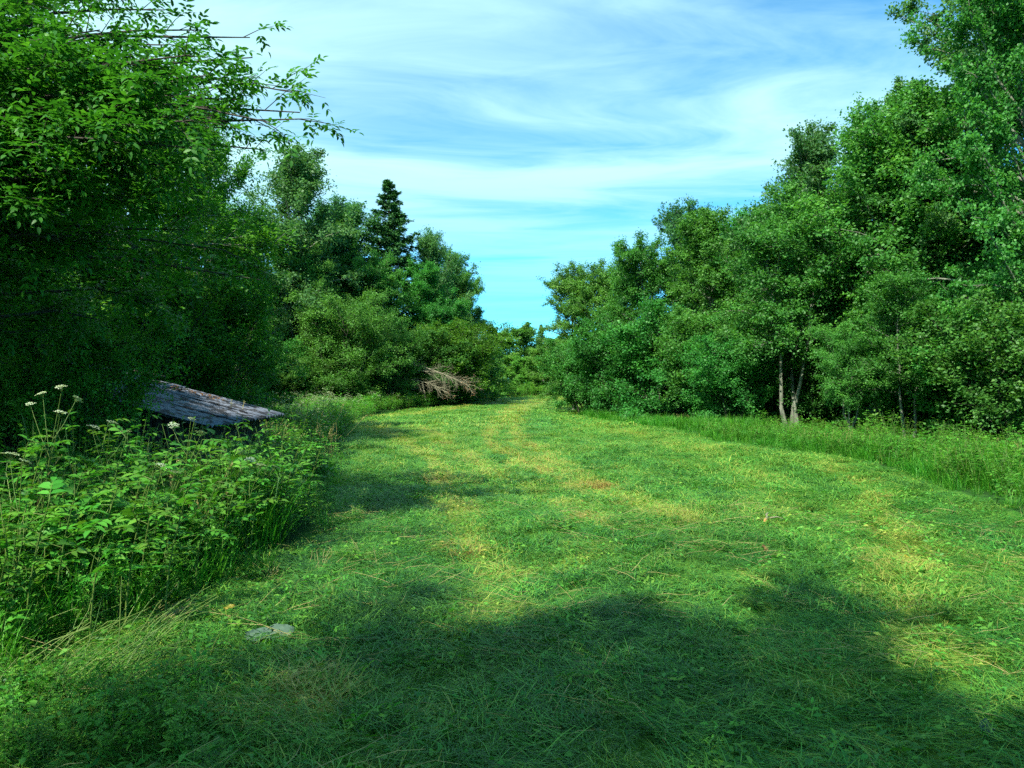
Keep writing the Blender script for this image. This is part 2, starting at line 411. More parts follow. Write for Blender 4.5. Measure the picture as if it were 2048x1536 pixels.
# ------------------------------------------------------------------ ground sheet out to the horizon
def axis(parts):
    return np.unique(np.concatenate([np.arange(a, b, s) for a, b, s in parts]))
gx = axis([(-2500, -100, 300), (-100, -20, 8), (-20, -8, 1), (-8, 9, .16), (9, 22, 1), (22, 100, 8), (100, 2600, 300)])
gy = axis([(-900, -60, 120), (-60, -4, 4), (-4, 2, .5), (2, 20, .16), (20, 40, .3), (40, 100, .7), (100, 300, 12), (300, 4800, 400)])
X, Y = np.meshgrid(gx, gy)
Z = height(X, Y)
V = np.stack([X, Y, Z], -1).reshape(-1, 3)
nx, ny = len(gx), len(gy)
i = (np.arange(ny - 1)[:, None] * nx + np.arange(nx - 1)[None, :]).ravel()
me = mesh_np("ground", V, [np.stack([i, i + 1, i + nx + 1, i + nx], -1)], [M["ground"]], smooth=True)
dry = dryness(V[:, 0], V[:, 1])
inside = (V[:, 0] > left_edge(V[:, 1]) - .3) & (V[:, 0] < right_edge(V[:, 1]) + .3)
dry = np.where(inside, dry, 0.02 + 0.06 * noise2(V[:, 0] * .8, V[:, 1] * .8, 60, 3))
a = me.attributes.new("dry", "FLOAT", "POINT"); a.data.foreach_set("value", dry.astype(np.float32))
tag(obj("ground", me), kind="structure")

# ------------------------------------------------------------------ scattering of uncountable growth
def scatter(name, protos, P, rot, scl, attrs, label, cat):
    me = bpy.data.meshes.new(name)
    n = len(P)
    me.vertices.add(n); me.vertices.foreach_set("co", np.asarray(P, np.float32).ravel())
    a = me.attributes.new("rot", "FLOAT_VECTOR", "POINT"); a.data.foreach_set("vector", np.asarray(rot, np.float32).ravel())
    a = me.attributes.new("scl", "FLOAT_VECTOR", "POINT"); a.data.foreach_set("vector", np.asarray(scl, np.float32).ravel())
    a = me.attributes.new("pick", "INT", "POINT"); a.data.foreach_set("value", rng.integers(0, len(protos), n).astype(np.int32))
    for k, v in attrs.items():
        a = me.attributes.new(k, "FLOAT", "POINT"); a.data.foreach_set("value", np.asarray(v, np.float32))
    coll = bpy.data.collections.new(name + "_kinds")
    for q, pm in enumerate(protos):
        coll.objects.link(bpy.data.objects.new(f"{name}_kind_{q:02d}", pm))
    ob = obj(name, me)
    g = bpy.data.node_groups.new(name + "_scatter", "GeometryNodeTree")
    g.interface.new_socket("Geometry", in_out="INPUT", socket_type="NodeSocketGeometry")
    g.interface.new_socket("Geometry", in_out="OUTPUT", socket_type="NodeSocketGeometry")
    gi = g.nodes.new("NodeGroupInput"); go = g.nodes.new("NodeGroupOutput")
    ip = g.nodes.new("GeometryNodeInstanceOnPoints")
    ci = g.nodes.new("GeometryNodeCollectionInfo"); ci.inputs["Collection"].default_value = coll
    ci.inputs["Separate Children"].default_value = True
    ip.inputs["Pick Instance"].default_value = True
    def named(nm, ty):
        q = g.nodes.new("GeometryNodeInputNamedAttribute"); q.data_type = ty; q.inputs["Name"].default_value = nm
        return q.outputs["Attribute"]
    g.links.new(gi.outputs[0], ip.inputs["Points"])
    g.links.new(ci.outputs[0], ip.inputs["Instance"])
    g.links.new(named("pick", "INT"), ip.inputs["Instance Index"])
    er = g.nodes.new("FunctionNodeEulerToRotation")
    g.links.new(named("rot", "FLOAT_VECTOR"), er.inputs[0]); g.links.new(er.outputs[0], ip.inputs["Rotation"])
    g.links.new(named("scl", "FLOAT_VECTOR"), ip.inputs["Scale"])
    g.links.new(ip.outputs[0], go.inputs[0])
    md = ob.modifiers.new("scatter", "NODES"); md.node_group = g
    return tag(ob, label, cat, kind="stuff")

def clipping_tuft(seed, n, rad, L, W, up=0.25):
    r = np.random.default_rng(seed); g = Geo()
    a = r.uniform(0, 2 * math.pi, n); rr = rad * np.sqrt(r.uniform(0, 1, n))
    lie = r.uniform(0, 1, n) > up
    P = np.stack([np.cos(a) * rr, np.sin(a) * rr, np.where(lie, r.uniform(0, .05, n), 0)], -1)
    az = np.where(r.uniform(0, 1, n) < 0.55, r.normal(0, .5, n), r.uniform(0, 2 * math.pi, n))
    el = np.where(lie, r.normal(.08, .14, n), r.uniform(.5, 1.3, n))
    Ls = L * r.uniform(.35, 1.15, n) * np.where(lie, 1.0, .45)
    blades(g, P, az, el, Ls, W * r.uniform(.6, 1.5, n), r.uniform(0.0, .22, n), r.uniform(0, 1, n))
    # a few broad bits of cut leaf
    k = max(2, n // 18)
    q = r.choice(n, k); D = norm(np.stack([np.cos(az[q]), np.sin(az[q]), r.normal(0, .2, k)], -1))
    leaf4(g, P[q] + [0, 0, .02], D, norm(np.stack([r.normal(0, .35, k), r.normal(0, .35, k), np.ones(k)], -1)), L * .32 * r.uniform(.6, 1.2, k), L * .14, r.uniform(.2, .7, k))
    return g.build("cut_grass_kind", [M["hay"]])
def meadow_points(y0, y1, per_m2, margin=1.8):
    wmax = 0.75 * y1 + 2.5
    st = per_m2 ** -.5
    x, y = np.meshgrid(np.arange(-wmax, wmax, st), np.arange(y0, y1, st)); x = x.ravel(); y = y.ravel()
    x = x + rng.uniform(-.6, .6, len(x)) * st; y = y + rng.uniform(-.6, .6, len(y)) * st
    e = noise2(y * 1.3, x * 1.3, 71, 2) - .5
    k = (np.abs(x) < 0.70 * y + margin) & (x > left_edge(y) - .35 + e * .9) & (x < right_edge(y) + .25 + e * .6)
    return x[k], y[k]
def lay(name, y0, y1, dens, tufts, size, label, sink=0.0):
    x, y = meadow_points(y0, y1, dens)
    n = len(x)
    z = height(x, y) - sink
    # the mower left the grass lying along its strips
    flow = np.interp(y, [2, 8, 14, 22, 40, 90], [2.5, 2.3, 2.0, 1.5, 1.3, 1.0]) + (noise2(x * .5, y * .35, 81, 2) - .5) * 3.2
    rot = np.stack([rng.normal(0, .10, n), rng.normal(0, .10, n), flow + rng.normal(0, .9, n)], -1)
    s = size * rng.uniform(.75, 1.3, n)
    lump = 0.35 + 1.7 * noise2(x * 1.1, y * .9, 83, 3)
    scl = np.stack([s, s, s * lump], -1)
    d = np.clip(dryness(x, y) + rng.normal(0, .07, n), 0, 1)
    scatter(name, tufts, np.stack([x, y, z], -1), rot, scl, {"dry": d}, label, "grass")
near_t = [clipping_tuft(100 + q, 280, .2, .15, .0033, .16) for q in range(6)]
mid_t = [clipping_tuft(120 + q, 200, .27, .15, .0070, .25) for q in range(4)]
far_t = [clipping_tuft(140 + q, 160, .45, .2, .018, .3) for q in range(3)]
lay("cut_grass", 2.2, 10.5, 21, near_t, 1.0, "freshly cut grass lying across the near meadow")
lay("mown_sward", 10.0, 28, 11, mid_t, 1.0, "mown grass with pale wheel tracks in the middle of the meadow")
lay("distant_sward", 27, 97, 4.2, far_t, 1.0, "yellow green mown grass at the far end of the meadow")

# ------------------------------------------------------------------ tall grass and herbs along the edges
def grass_tuft(seed, n, H, W, spread=.16):
    r = np.random.default_rng(seed); g = Geo()
    a = r.uniform(0, 2 * math.pi, n); rr = spread * np.sqrt(r.uniform(0, 1, n))
    P = np.stack([np.cos(a) * rr, np.sin(a) * rr, np.zeros(n)], -1)
    az = a + r.normal(0, .8, n)
    blades(g, P, az, r.uniform(1.0, 1.5, n), H * r.uniform(.5, 1.1, n), W * r.uniform(.6, 1.4, n), r.uniform(.05, .35, n), np.clip(r.normal(.5, .25, n), 0, 1))
    return g.build("tall_grass_kind", [M["tall_grass"]])
def rand_dir(r, n, el0, el1):
    az = r.uniform(0, 2 * math.pi, n); el = r.uniform(el0, el1, n)
    return np.stack([np.cos(az) * np.cos(el), np.sin(az) * np.cos(el), np.sin(el)], -1)
def compound_leaf(g, base, d, L, pairs, lw, r, tone, m=0, rachis_m=None):
    """pinnate leaf: opposite leaflets along an arching rachis"""
    d = norm(np.asarray(d, float)); side = norm(np.cross(d, [0, 0, 1.0])); up = np.cross(side, d)
    ss = np.linspace(.35, 1.0, pairs + 1)
    pts = [base + d * L * s - up * 0 - np.array([0, 0, 1.0]) * L * .22 * s * s for s in np.linspace(0, 1, 4)]
    if rachis_m is not None:
        tube(g, np.array(pts), [lw * .045, lw * .04, lw * .03, lw * .02], 3, tone, rachis_m)
    P = []; D = []
    for k, s in enumerate(ss):
        p = base + d * L * s - np.array([0, 0, 1.0]) * L * .22 * s * s
        if k == pairs:
            P.append(p); D.append(d * 1.0 + np.array([0, 0, -.35]))
        else:
            for sg in (1, -1):
                P.append(p); D.append(d * .55 + side * sg * .9 + np.array([0, 0, r.uniform(-.35, .1)]))
    n = len(P); D = norm(np.array(D) + r.normal(0, .10, (n, 3)))
    Nn = norm(np.tile(up, (n, 1)) + r.normal(0, .25, (n, 3)) + np.array([0, 0, .5]))
    leaf6(g, np.array(P), D, Nn, lw * r.uniform(.85, 1.2, n), lw * .46, np.clip(tone + r.normal(0, .1, n), 0, 1), m=m)
def herb_mesh(seed, H, nleaf, lw, lean=.2, pairs=2):
    r = np.random.default_rng(seed); g = Geo()
    ns = 3
    for q in range(ns):
        a = r.uniform(0, 6.28); dx = np.array([math.cos(a), math.sin(a), 0]) * lean * H
        h = H * r.uniform(.7, 1.05)
        pts = np.array([dx * s * s + np.array([0, 0, h * s]) for s in np.linspace(0, 1, 5)])
        tube(g, pts, np.linspace(.006, .003, 5), 4, r.uniform(.2, .8), 1)
        for k in range(nleaf):
            s = r.uniform(.3, 1.0) if k else 1.0
            p = dx * s * s + np.array([0, 0, h * s])
            d = rand_dir(r, 1, .1, .9)[0]
            compound_leaf(g, p, d, lw * r.uniform(1.6, 2.8) * (1.3 - .5 * s), pairs, lw * (1.2 - .35 * s), r, np.clip(.25 + .45 * s + r.normal(0, .1), 0, 1))
    return g.build("herb_kind", [M["herb"], M["stem"]])
def umbel_mesh(seed, H, flat=False):
    """flowering umbellifer for the mass: stem, feathery leaves, flat white heads"""
    r = np.random.default_rng(seed); g = Geo()
    a = r.uniform(0, 6.28); dx = np.array([math.cos(a), math.sin(a), 0]) * .12 * H
    pts = np.array([dx * s * s + np.array([0, 0, H * s]) for s in np.linspace(0, 1, 5)])
    tube(g, pts, np.linspace(.007, .003, 5), 4, .5, 1)
    for k in range(5):
        s = r.uniform(.55, .9); p = dx * s * s + np.array([0, 0, H * s])
        d = rand_dir(r, 1, .5, 1.1)[0]; e = p + d * H * r.uniform(.15, .3) if k else pts[-1]
        tube(g, np.array([p, (p + e) / 2 + [0, 0, -.01], e]), [.003, .0025, .002], 3, .5, 1)
        n = 26; an = r.uniform(0, 6.28, n); rr = .055 * np.sqrt(r.uniform(0, 1, n))
        q = e + np.stack([np.cos(an) * rr, np.sin(an) * rr, .035 - rr * rr * 6 + r.normal(0, .003, n)], -1)
        prisms(g, np.tile(e, (8, 1)), q[:8], .0012, .5, 1)
        leaf4(g, q, rand_dir(r, n, -.2, .2), norm(np.tile([0, 0, 1.0], (n, 1)) + r.normal(0, .25, (n, 3))), .017, .016, r.uniform(0, 1, n), m=2)
    for k in range(7):
        s = r.uniform(.1, .75); p = dx * s * s + np.array([0, 0, H * s])
        compound_leaf(g, p, rand_dir(r, 1, .1, .8)[0], .22 * r.uniform(.7, 1.3), 4, .07, r, r.uniform(.3, .7))
    return g.build("umbel_kind", [M["herb"], M["stem"], M["umbel"]])
grass_k = [grass_tuft(200 + q, 60, .72, .009) for q in range(4)]
grass_far = [grass_tuft(210 + q, 60, .72, .022, .3) for q in range(3)]
herb_k = [herb_mesh(220 + q, .95, 9, .068) for q in range(3)] + [herb_mesh(225, 1.0, 9, .045, .3, 4), herb_mesh(226, .85, 9, .17, .25, 0), herb_mesh(227, 1.1, 12, .085, .15, 0)]
herb_far = [herb_mesh(230 + q, .9, 7, .12, .3, 1) for q in range(3)]
umb_k = [umbel_mesh(240 + q, 1.15) for q in range(3)]

def band(side, y0, y1, dens, inner, outer, seed, view=.75):
    """points in a strip outside the meadow edge: inner..outer metres from it"""
    r = np.random.default_rng(seed)
    n = int((y1 - y0) * (outer - inner) * dens)
    y = r.uniform(y0, y1, n); o = r.uniform(inner, outer, n)
    x = left_edge(y) - o if side < 0 else right_edge(y) + o
    e = noise2(x * 1.2, y * 1.0, seed, 2)
    k = (np.abs(x) < view * y + 1.6) & ((o > inner - .3 + e * 1.3))
    return x[k], y[k], o[k]
def grow(name, protos, pts, s0, s1, label, cat, ramp_in=0.8, sink=0.02, tilt=.08, damp=None):
    x, y, o = pts; n = len(x)
    s = rng.uniform(s0, s1, n) * (0.55 + 0.45 * np.clip(o / ramp_in, 0, 1)) * (0.52 + .96 * noise2(x * .9, y * .8, 91, 3))
    if damp is not None: s = s * damp(x, y)
    rot = np.stack([rng.normal(0, tilt, n), rng.normal(0, tilt, n), rng.uniform(0, 6.28, n)], -1)
    scatter(name, protos, np.stack([x, y, height(x, y) - sink], -1), rot, np.stack([s, s, s], -1), {}, label, cat)
R_damp = None
n = 190; pxs = rng.uniform(-60, 400, n); pys = rng.uniform(1370, 1560, n)
xy = np.array([ground_px(a, b) for a, b in zip(pxs, pys)])
grow("corner_herb", herb_k, (xy[:, 0], xy[:, 1], np.full(n, 1.0)), .12, .34, "low leafy weeds in the shade of the lower left corner", "weeds", sink=.01, tilt=.3)
# loose stalks and small broad leaves strewn through the cuttings
def stalk_kind(seed, n=14, L=.30):
    r = np.random.default_rng(seed); g = Geo()
    for k in range(n):
        az = r.uniform(0, 6.28); dd = np.array([math.cos(az), math.sin(az), r.uniform(-.02, .25)])
        q = limb_path((r.normal(0, .16), r.normal(0, .16), r.uniform(.02, .06)), norm(dd), L * r.uniform(.4, 1.2), 3, r, 0, .06)
        tube(g, q, np.linspace(.0022, .0012, 4), 3, r.uniform(0, 1))
    return g.build("stalk_kind", [M["straw"]])
def sprig_kind(seed):
    r = np.random.default_rng(seed); g = Geo()
    for k in range(7):
        compound_leaf(g, np.array([r.normal(0, .05), r.normal(0, .05), .02]), rand_dir(r, 1, .15, .8)[0], r.uniform(.05, .11), 1, r.uniform(.03, .05), r, r.uniform(.2, .9))
    return g.build("sprig_kind", [M["herb"]])
x, y = meadow_points(2.2, 9.5, 5); k = rng.uniform(0, 1, len(x)) < .35 + .9 * (noise2(x * .8, y * .8, 121, 2) - .4); x, y = x[k], y[k]; n = len(x)
scatter("loose_stalk", [stalk_kind(700 + q) for q in range(4)], np.stack([x, y, height(x, y)], -1), np.stack([np.zeros(n), np.zeros(n), rng.uniform(0, 6.28, n)], -1), np.ones((n, 3)) * rng.uniform(.7, 1.2, (n, 1)), {}, "dry straw stalks strewn over the near cut grass", "straw")
x, y = meadow_points(2.2, 13, 16); k = noise2(x * 1.1, y * .9, 131, 2) + rng.uniform(-.12, .12, len(x)) > .60; x, y = x[k], y[k]; n = len(x)
scatter("clover_growth", [sprig_kind(720 + q) for q in range(5)], np.stack([x, y, height(x, y) + .015], -1), np.stack([rng.normal(0, .2, n), rng.normal(0, .2, n), rng.uniform(0, 6.28, n)], -1), np.ones((n, 3)) * rng.uniform(.7, 1.35, (n, 1)), {}, "patches of small broad leaves in the near cut grass", "weeds")
def seed_kind(seed):
    r = np.random.default_rng(seed); g = Geo()
    for k in range(7):
        az = r.uniform(0, 6.28); el = r.uniform(1.15, 1.5); dd = np.array([math.cos(az) * math.cos(el), math.sin(az) * math.cos(el), math.sin(el)])
        q = limb_path((r.normal(0, .1), r.normal(0, .1), 0), dd, r.uniform(.7, 1.05), 5, r, 0, .08)
        tube(g, q, np.linspace(.0025, .0015, 6), 3, r.uniform(.2, .8))
        m_ = 22; f = r.uniform(.82, 1.0, m_); P = np.stack([np.interp(f * 5, np.arange(6), q[:, c]) for c in range(3)], -1)
        leaf4(g, P, norm(dd + r.normal(0, .5, (m_, 3))), rand_dir(r, m_, -1, 1), .028, .007, r.uniform(0, 1, m_))
    return g.build("seed_stalk_kind", [M["straw"]])
seed_k = [seed_kind(740 + q) for q in range(3)]
grow("seed_grass", seed_k, band(1, 6, 32, 0.7, 0.2, 3.4, 310), .42, .7, "thin pale seed stalks above the right hand tall grass", "grass")
grow("seed_stalk", seed_k, band(-1, 3, 26, 1.6, 0.4, 4.5, 311), .9, 1.3, "thin pale seed stalks above the left weeds", "grass")
grow("tall_grass", grass_k, band(1, 5, 26, 26, 0.0, 3.6, 301), .5, .9, "bright tall grass strip left uncut before the right hand trees", "grass")
grow("bank_grass", grass_far, band(1, 25, 52, 12, 0.0, 3.0, 302), .5, .85, "distant tall grass along the foot of the right hand trees", "grass")
grow("bank_herb", herb_k, band(1, 5, 24, 15, 0.1, 4.0, 303), .42, .78, "leafy weeds mixed into the right hand tall grass", "weeds")
def shed_clear(x, y):
    """nothing tall under the shed roof"""
    return np.where((x < -3.95) & (y > 10.0) & (y < 14.6), 0.30, 1.0) * np.where((x < -3.0) & (y > 7.0) & (y <= 10.2), .80, 1.0) * np.where((x < -2.9) & (x >= -3.95) & (y > 10.2) & (y < 15), .62, 1.0)
grow("herb_growth", herb_k, band(-1, 2.6, 15, 18, 0.1, 5.5, 304), .85, 1.25, "dense leafy weeds at the left edge of the near meadow", "weeds", 0.9, damp=shed_clear)
grow("rank_grass", grass_k, band(-1, 2.6, 15, 10, 0.0, 5.0, 305), .8, 1.35, "tall grass growing among the near left weeds", "grass", 0.9, damp=shed_clear)
grow("edge_herb", herb_k, band(-1, 2.6, 15, 24, -0.25, 0.9, 309), .32, .6, "small leafy weeds at the mown edge below the left herbs", "weeds", 0.3, damp=shed_clear)
grow("verge_herb", herb_far, band(-1, 14, 34, 10, 0.1, 5.5, 306), .55, .85, "leafy weeds behind the shed at the left meadow edge", "weeds")
grow("verge_flower", umb_k, band(-1, 17, 50, 3.2, 0.4, 5.0, 307), .65, .95, "white flowering cow parsley along the left meadow edge", "flowers")
grow("far_verge_herb", herb_far, band(-1, 34, 75, 6, 0.1, 5.0, 308), .6, 1.0, "sunlit weeds below the left hand bush and dead branches", "weeds")
xb = rng.uniform(-9, 11, 700); yb = rng.uniform(84, 98, 700)
grow("meadow_end_herb", herb_far, (xb, yb, np.full(700, 1.0)), .8, 1.5, "low green weeds closing the far end of the meadow", "weeds")
xb = np.concatenate([rng.uniform(-26, -7, 1500), rng.uniform(7, 30, 1500)]); yb = rng.uniform(6, 70, 3000)
kk = ((xb < left_edge(yb) - 4.5) | (xb > right_edge(yb) + 3.4)) & (np.abs(xb) < .8 * yb + 3) & ~((xb < -3.9) & (xb > -8.5) & (yb > 9.8) & (yb < 14.8))
grow("undergrowth", herb_far, (xb[kk], yb[kk], np.full(kk.sum(), 1.0)), .5, 1.1, "shaded undergrowth on the forest floor between the trees", "undergrowth")

# ------------------------------------------------------------------ trees
def twig_leaves(g, P0, D, L, nlv, leafL, r, tone0, wide=.62, six=False, flat=.75, jit=.17, drop=0.0):
    n = len(P0)
    T = np.repeat(np.arange(n), nlv); m_ = len(T)
    s = r.uniform(.08, 1.05, m_) ** .8
    side = norm(np.cross(D, np.array([0, 0, 1.0])) + 1e-6)
    sg = np.where(r.uniform(0, 1, m_) < .5, 1.0, -1.0)
    off = r.normal(0, 1, (m_, 3)) * (jit * L[T])[:, None]; off[:, 2] *= flat
    P = P0[T] + D[T] * (s * L[T])[:, None] + off
    P[:, 2] -= drop * (s ** 2) * L[T]
    LD = norm(D[T] * .6 + side[T] * sg[:, None] * .8 + r.normal(0, .45, (m_, 3)) + np.array([0, 0, -.15]))
    Nn = norm(np.array([0, 0, .62]) + D[T] * .35 + r.normal(0, .55, (m_, 3)))
    tone = np.clip(tone0[T] + r.normal(0, .16, m_) + .12 * (s - .5), 0, 1)  # tone lightens towards the twig tip: young growth plus painted sunlight
    l = leafL * r.uniform(.65, 1.25, m_)
    (leaf6 if six else leaf4)(g, P, LD, Nn, l, l * wide, tone)
def broadleaf(seed, H, R, base, nl, ntw, nlv, leafL, top=1.15, wide=.68, six=False, stems=1, spread=.0, lean=(0, 0), trunk_r=None, leafmat="alder", barkmat="bark", airy=0.0, tw=1.0, tip=1.0):
    r = np.random.default_rng(seed); gt = Geo(); gc = Geo()
    tr = trunk_r or H * .0125 + .02
    TP = []; TD = []; TL = []; TT = []
    for st in range(stems):
        sa = st / stems * 6.283 + r.uniform(0, 1)
        sp = spread * r.uniform(.6, 1.2) * H if stems > 1 else 0
        bx = np.array([math.cos(sa), math.sin(sa), 0]) * (.12 * stems ** .5 if stems > 1 else 0)
        endp = np.array([math.cos(sa) * sp + lean[0] * H, math.sin(sa) * sp + lean[1] * H, H * r.uniform(.86, .91) * (1 if st == 0 else r.uniform(.75, 1))])
        ts = np.linspace(0, 1, 9)
        wob = np.cumsum(r.normal(0, H * .012, (9, 3)), 0); wob[:, 2] = 0; wob[0] = 0
        trunk = bx + endp[None, :] * np.stack([ts ** 1.15, ts ** 1.15, ts], -1) + wob
        trunk[0, 2] = -.15
        rr = tr / stems ** .4
        tube(gt, trunk, rr * (1.0 - .88 * ts ** .9) + np.where(ts < .05, rr * .35, 0), 8, .5)
        nls = max(5, nl // stems)
        for k in range(nls):
            f = (k + r.uniform(0, 1)) / nls
            zt = base + (1 - base) * f ** .85 * .97
            p0 = np.array([np.interp(zt, ts, trunk[:, c]) for c in range(3)])
            a = k * 2.39996 + r.normal(0, .35)
            prof = max(.22, math.sqrt(max(0, 1 - ((f ** top - .38) / .70) ** 2)))
            L = R * prof * r.uniform(.62, 1.18) / (1 if stems == 1 else 1.45) + .25
            el = .22 + 1.0 * f ** 1.1 + r.normal(0, .16)
            d = np.array([math.cos(a) * math.cos(el), math.sin(a) * math.cos(el), math.sin(el)])
            path = limb_path(p0, d, L, 5, r, .16, .20)
            lr = max(.008, rr * .42 * (1 - .8 * zt) * (L / R + .2))
            tube(gt, path, np.linspace(lr, .005, 6), 5, .5)
            if r.uniform() < airy: continue
            limbtone = r.normal(0, .1)
            for q in range(ntw):
                s = r.uniform(.18, 1.0) if q else 1.0
                p = np.array([np.interp(s * 5, np.arange(6), path[:, c]) for c in range(3)])
                dd = norm(path[min(5, int(s * 5) + 1)] - path[min(4, int(s * 5))])
                sd = norm(np.cross(dd, [0, 0, 1.0]))
                dirn = norm(dd * r.uniform(.4, 1.0) + sd * r.normal(0, .75) + np.array([0, 0, r.normal(.18, .42)]))
                TP.append(p); TD.append(dirn); TL.append(r.uniform(.45, 1.0) * tw * (1.15 - .45 * s) * (.55 + .22 * min(R, 3.5)) ); TT.append(.42 + limbtone + .12 * s + r.normal(0, .09))
    TP = np.array(TP); TD = np.array(TD); TL = np.array(TL); TT = np.array(TT)
    prisms(gt, TP, TP + TD * TL[:, None] * .9, .006, .5)
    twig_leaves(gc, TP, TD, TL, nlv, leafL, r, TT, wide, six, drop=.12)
    return gt.build("trunk", [M[barkmat]], True), gc.build("crown", [M[leafmat]]), H
def conifer(seed, H, R):
    r = np.random.default_rng(seed); gt = Geo(); gc = Geo()
    zs = np.linspace(0, H, 10); tr = np.stack([r.normal(0, .015, 10), r.normal(0, .015, 10), zs], -1); tr[0, 2] = -.2
    tube(gt, tr, np.linspace(H * .014, .01, 10), 8)
    z = H * .10
    A0 = []; A1 = []; TN = []
    while z < H * .985:
        f = z / H
        nb = 8 if f < .8 else 5
        for k in range(nb):
            a = r.uniform(0, 6.28)
            L = R * (1 - f) ** .92 * r.uniform(.6, 1.2) + .08
            el = -.30 + .95 * f ** 2 + r.normal(0, .08)
            d = np.array([math.cos(a) * math.cos(el), math.sin(a) * math.cos(el), math.sin(el)])
            path = limb_path((0, 0, z), d, L, 4, r, -.05, -.16)
            tube(gt, path, np.linspace(.022 * (1 - f) + .006, .004, 5), 4)
            nt_ = int(10 + 26 * L / R)
            s = r.uniform(.1, 1, nt_)
            P = np.stack([np.interp(s * 4, np.arange(5), path[:, c]) for c in range(3)], -1)
            sd = norm(np.cross(d, [0, 0, 1.0]))
            D = norm(d * .55 + sd[None, :] * np.where(r.uniform(0, 1, nt_) < .5, 1, -1)[:, None] * r.uniform(.3, 1, nt_)[:, None] + np.stack([np.zeros(nt_), np.zeros(nt_), r.uniform(-.85, .0, nt_)], -1))
            ln = (.06 + .16 * (1 - f) + .28 * (1 - s) * L) * r.uniform(.7, 1.2, nt_)
            A0.append(P); A1.append(P + D * ln[:, None]); TN.append(np.clip(.3 + .45 * s + r.normal(0, .15, nt_), 0, 1))
        z += .21 + .08 * (1 - f)
    A0 = np.concatenate(A0); A1 = np.concatenate(A1); TN = np.concatenate(TN)
    n = len(A0); k = 10
    T = np.repeat(np.arange(n), k); s = r.uniform(0, 1, n * k)
    D = norm(A1 - A0)
    P = A0[T] + (A1 - A0)[T] * s[:, None]
    ND = norm(D[T] * .8 + r.normal(0, .65, (n * k, 3)))
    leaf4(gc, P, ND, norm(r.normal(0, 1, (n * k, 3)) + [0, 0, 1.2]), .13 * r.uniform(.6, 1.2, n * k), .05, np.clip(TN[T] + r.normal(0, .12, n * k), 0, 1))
    return gt.build("trunk", [M["dark_bark"]], True), gc.build("crown", [M["spruce"]]), H

K = {}
K["alder_a"] = broadleaf(1, 10, 2.7, .10, 66, 13, 66, .11, leafmat="alder")
K["alder_b"] = broadleaf(2, 10, 2.4, .16, 62, 13, 66, .11, leafmat="willow", lean=(.05, -.02))
K["alder_c"] = broadleaf(3, 9, 2.9, .38, 66, 13, 64, .105, leafmat="alder", stems=3, spread=.14)
K["near_a"] = broadleaf(4, 14, 4.1, .07, 100, 17, 70, .10, leafmat="alder", wide=.85, tw=.8)
K["near_b"] = broadleaf(5, 14, 3.7, .12, 90, 16, 66, .10, leafmat="aspen", wide=.85, tw=.8)
K["aspen_a"] = broadleaf(6, 10, 3.0, .20, 66, 13, 64, .115, leafmat="aspen", barkmat="bark", airy=.05)
K["aspen_b"] = broadleaf(7, 9, 2.3, .15, 60, 12, 62, .11, leafmat="aspen", airy=.1)
K["maple_a"] = broadleaf(8, 9, 2.9, .10, 62, 13, 66, .115, leafmat="maple", wide=.5)
K["maple_b"] = broadleaf(16, 9, 3.0, .30, 54, 13, 70, .115, leafmat="maple", wide=.5)
K["bush_a"] = broadleaf(9, 6, 2.9, .03, 90, 12, 70, .10, leafmat="willow", stems=6, spread=.28, wide=.5, barkmat="dark_bark")
K["bush_b"] = broadleaf(10, 4, 2.1, .03, 60, 12, 60, .09, leafmat="alder", stems=5, spread=.32, barkmat="dark_bark")
K["bush_c"] = broadleaf(12, 4, 2.3, .02, 60, 12, 60, .09, leafmat="maple", stems=5, spread=.35, wide=.55, barkmat="dark_bark")
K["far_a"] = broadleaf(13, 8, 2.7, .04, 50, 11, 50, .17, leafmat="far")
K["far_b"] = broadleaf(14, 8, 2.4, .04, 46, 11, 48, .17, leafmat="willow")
K["spruce"] = conifer(15, 12, 2.9)

def plant_tree(kind, x, y, H, label, cat="tree", name="broadleaf_tree", rz=None, wide=1.0, group=None, tilt=(0, 0)):
    tm, cmx, h0 = K[kind]
    s = H / h0
    e = bpy.data.objects.new(name, None); C.objects.link(e)
    e.location = (x, y, gz(x, y)); e.rotation_euler = (tilt[0], tilt[1], random.uniform(0, 6.28) if rz is None else rz)
    e.scale = (s * wide, s * wide, s)
    e.empty_display_size = .3
    obj("trunk", tm, e); obj("crown", cmx, e)
    return tag(e, label, cat, group)
def tree_px(kind, px, top, d, label, **kw):
    x = (px - 1024) / FPX * d
    H = (CAM_Z + (768 - top) / FPX * d - gz(x, d)) * (1.0 if kind == 'spruce' else 1.05)
    return plant_tree(kind, x, d, H, label, **kw)

# right hand side, from the near edge to the far end
G_R = "trees along the right edge of the meadow"
tree_px("near_a", 2085, -140, 19, "tall alder filling the right border of the picture", name="alder_tree", group=G_R, rz=.4, wide=.78)
tree_px("near_b", 1965, -50, 25, "tall blue green tree rising left of the rightmost alder", name="alder_tree", group=G_R, rz=2.0, wide=.9)
tree_px("alder_a", 1745, 270, 25, "leafy alder stepping down left of the tallest trees", name="alder_tree", group=G_R, rz=1.0)
tree_px("aspen_a", 1620, 318, 32, "round topped tree with the twin peak on the right skyline", name="broadleaf_tree", group=G_R, rz=.3, wide=.8)
tree_px("alder_c", 1585, 395, 26.5, "many stemmed alder with pale trunks showing at mid height", name="alder_tree", group=G_R, rz=1.3)
tree_px("alder_b", 1450, 450, 33, "slender alder just left of the pale trunked clump", name="alder_tree", group=G_R, rz=4.0)
tree_px("aspen_a", 1375, 448, 38, "bushy topped tree midway along the right skyline", name="broadleaf_tree", group=G_R, rz=2.2, wide=.8)
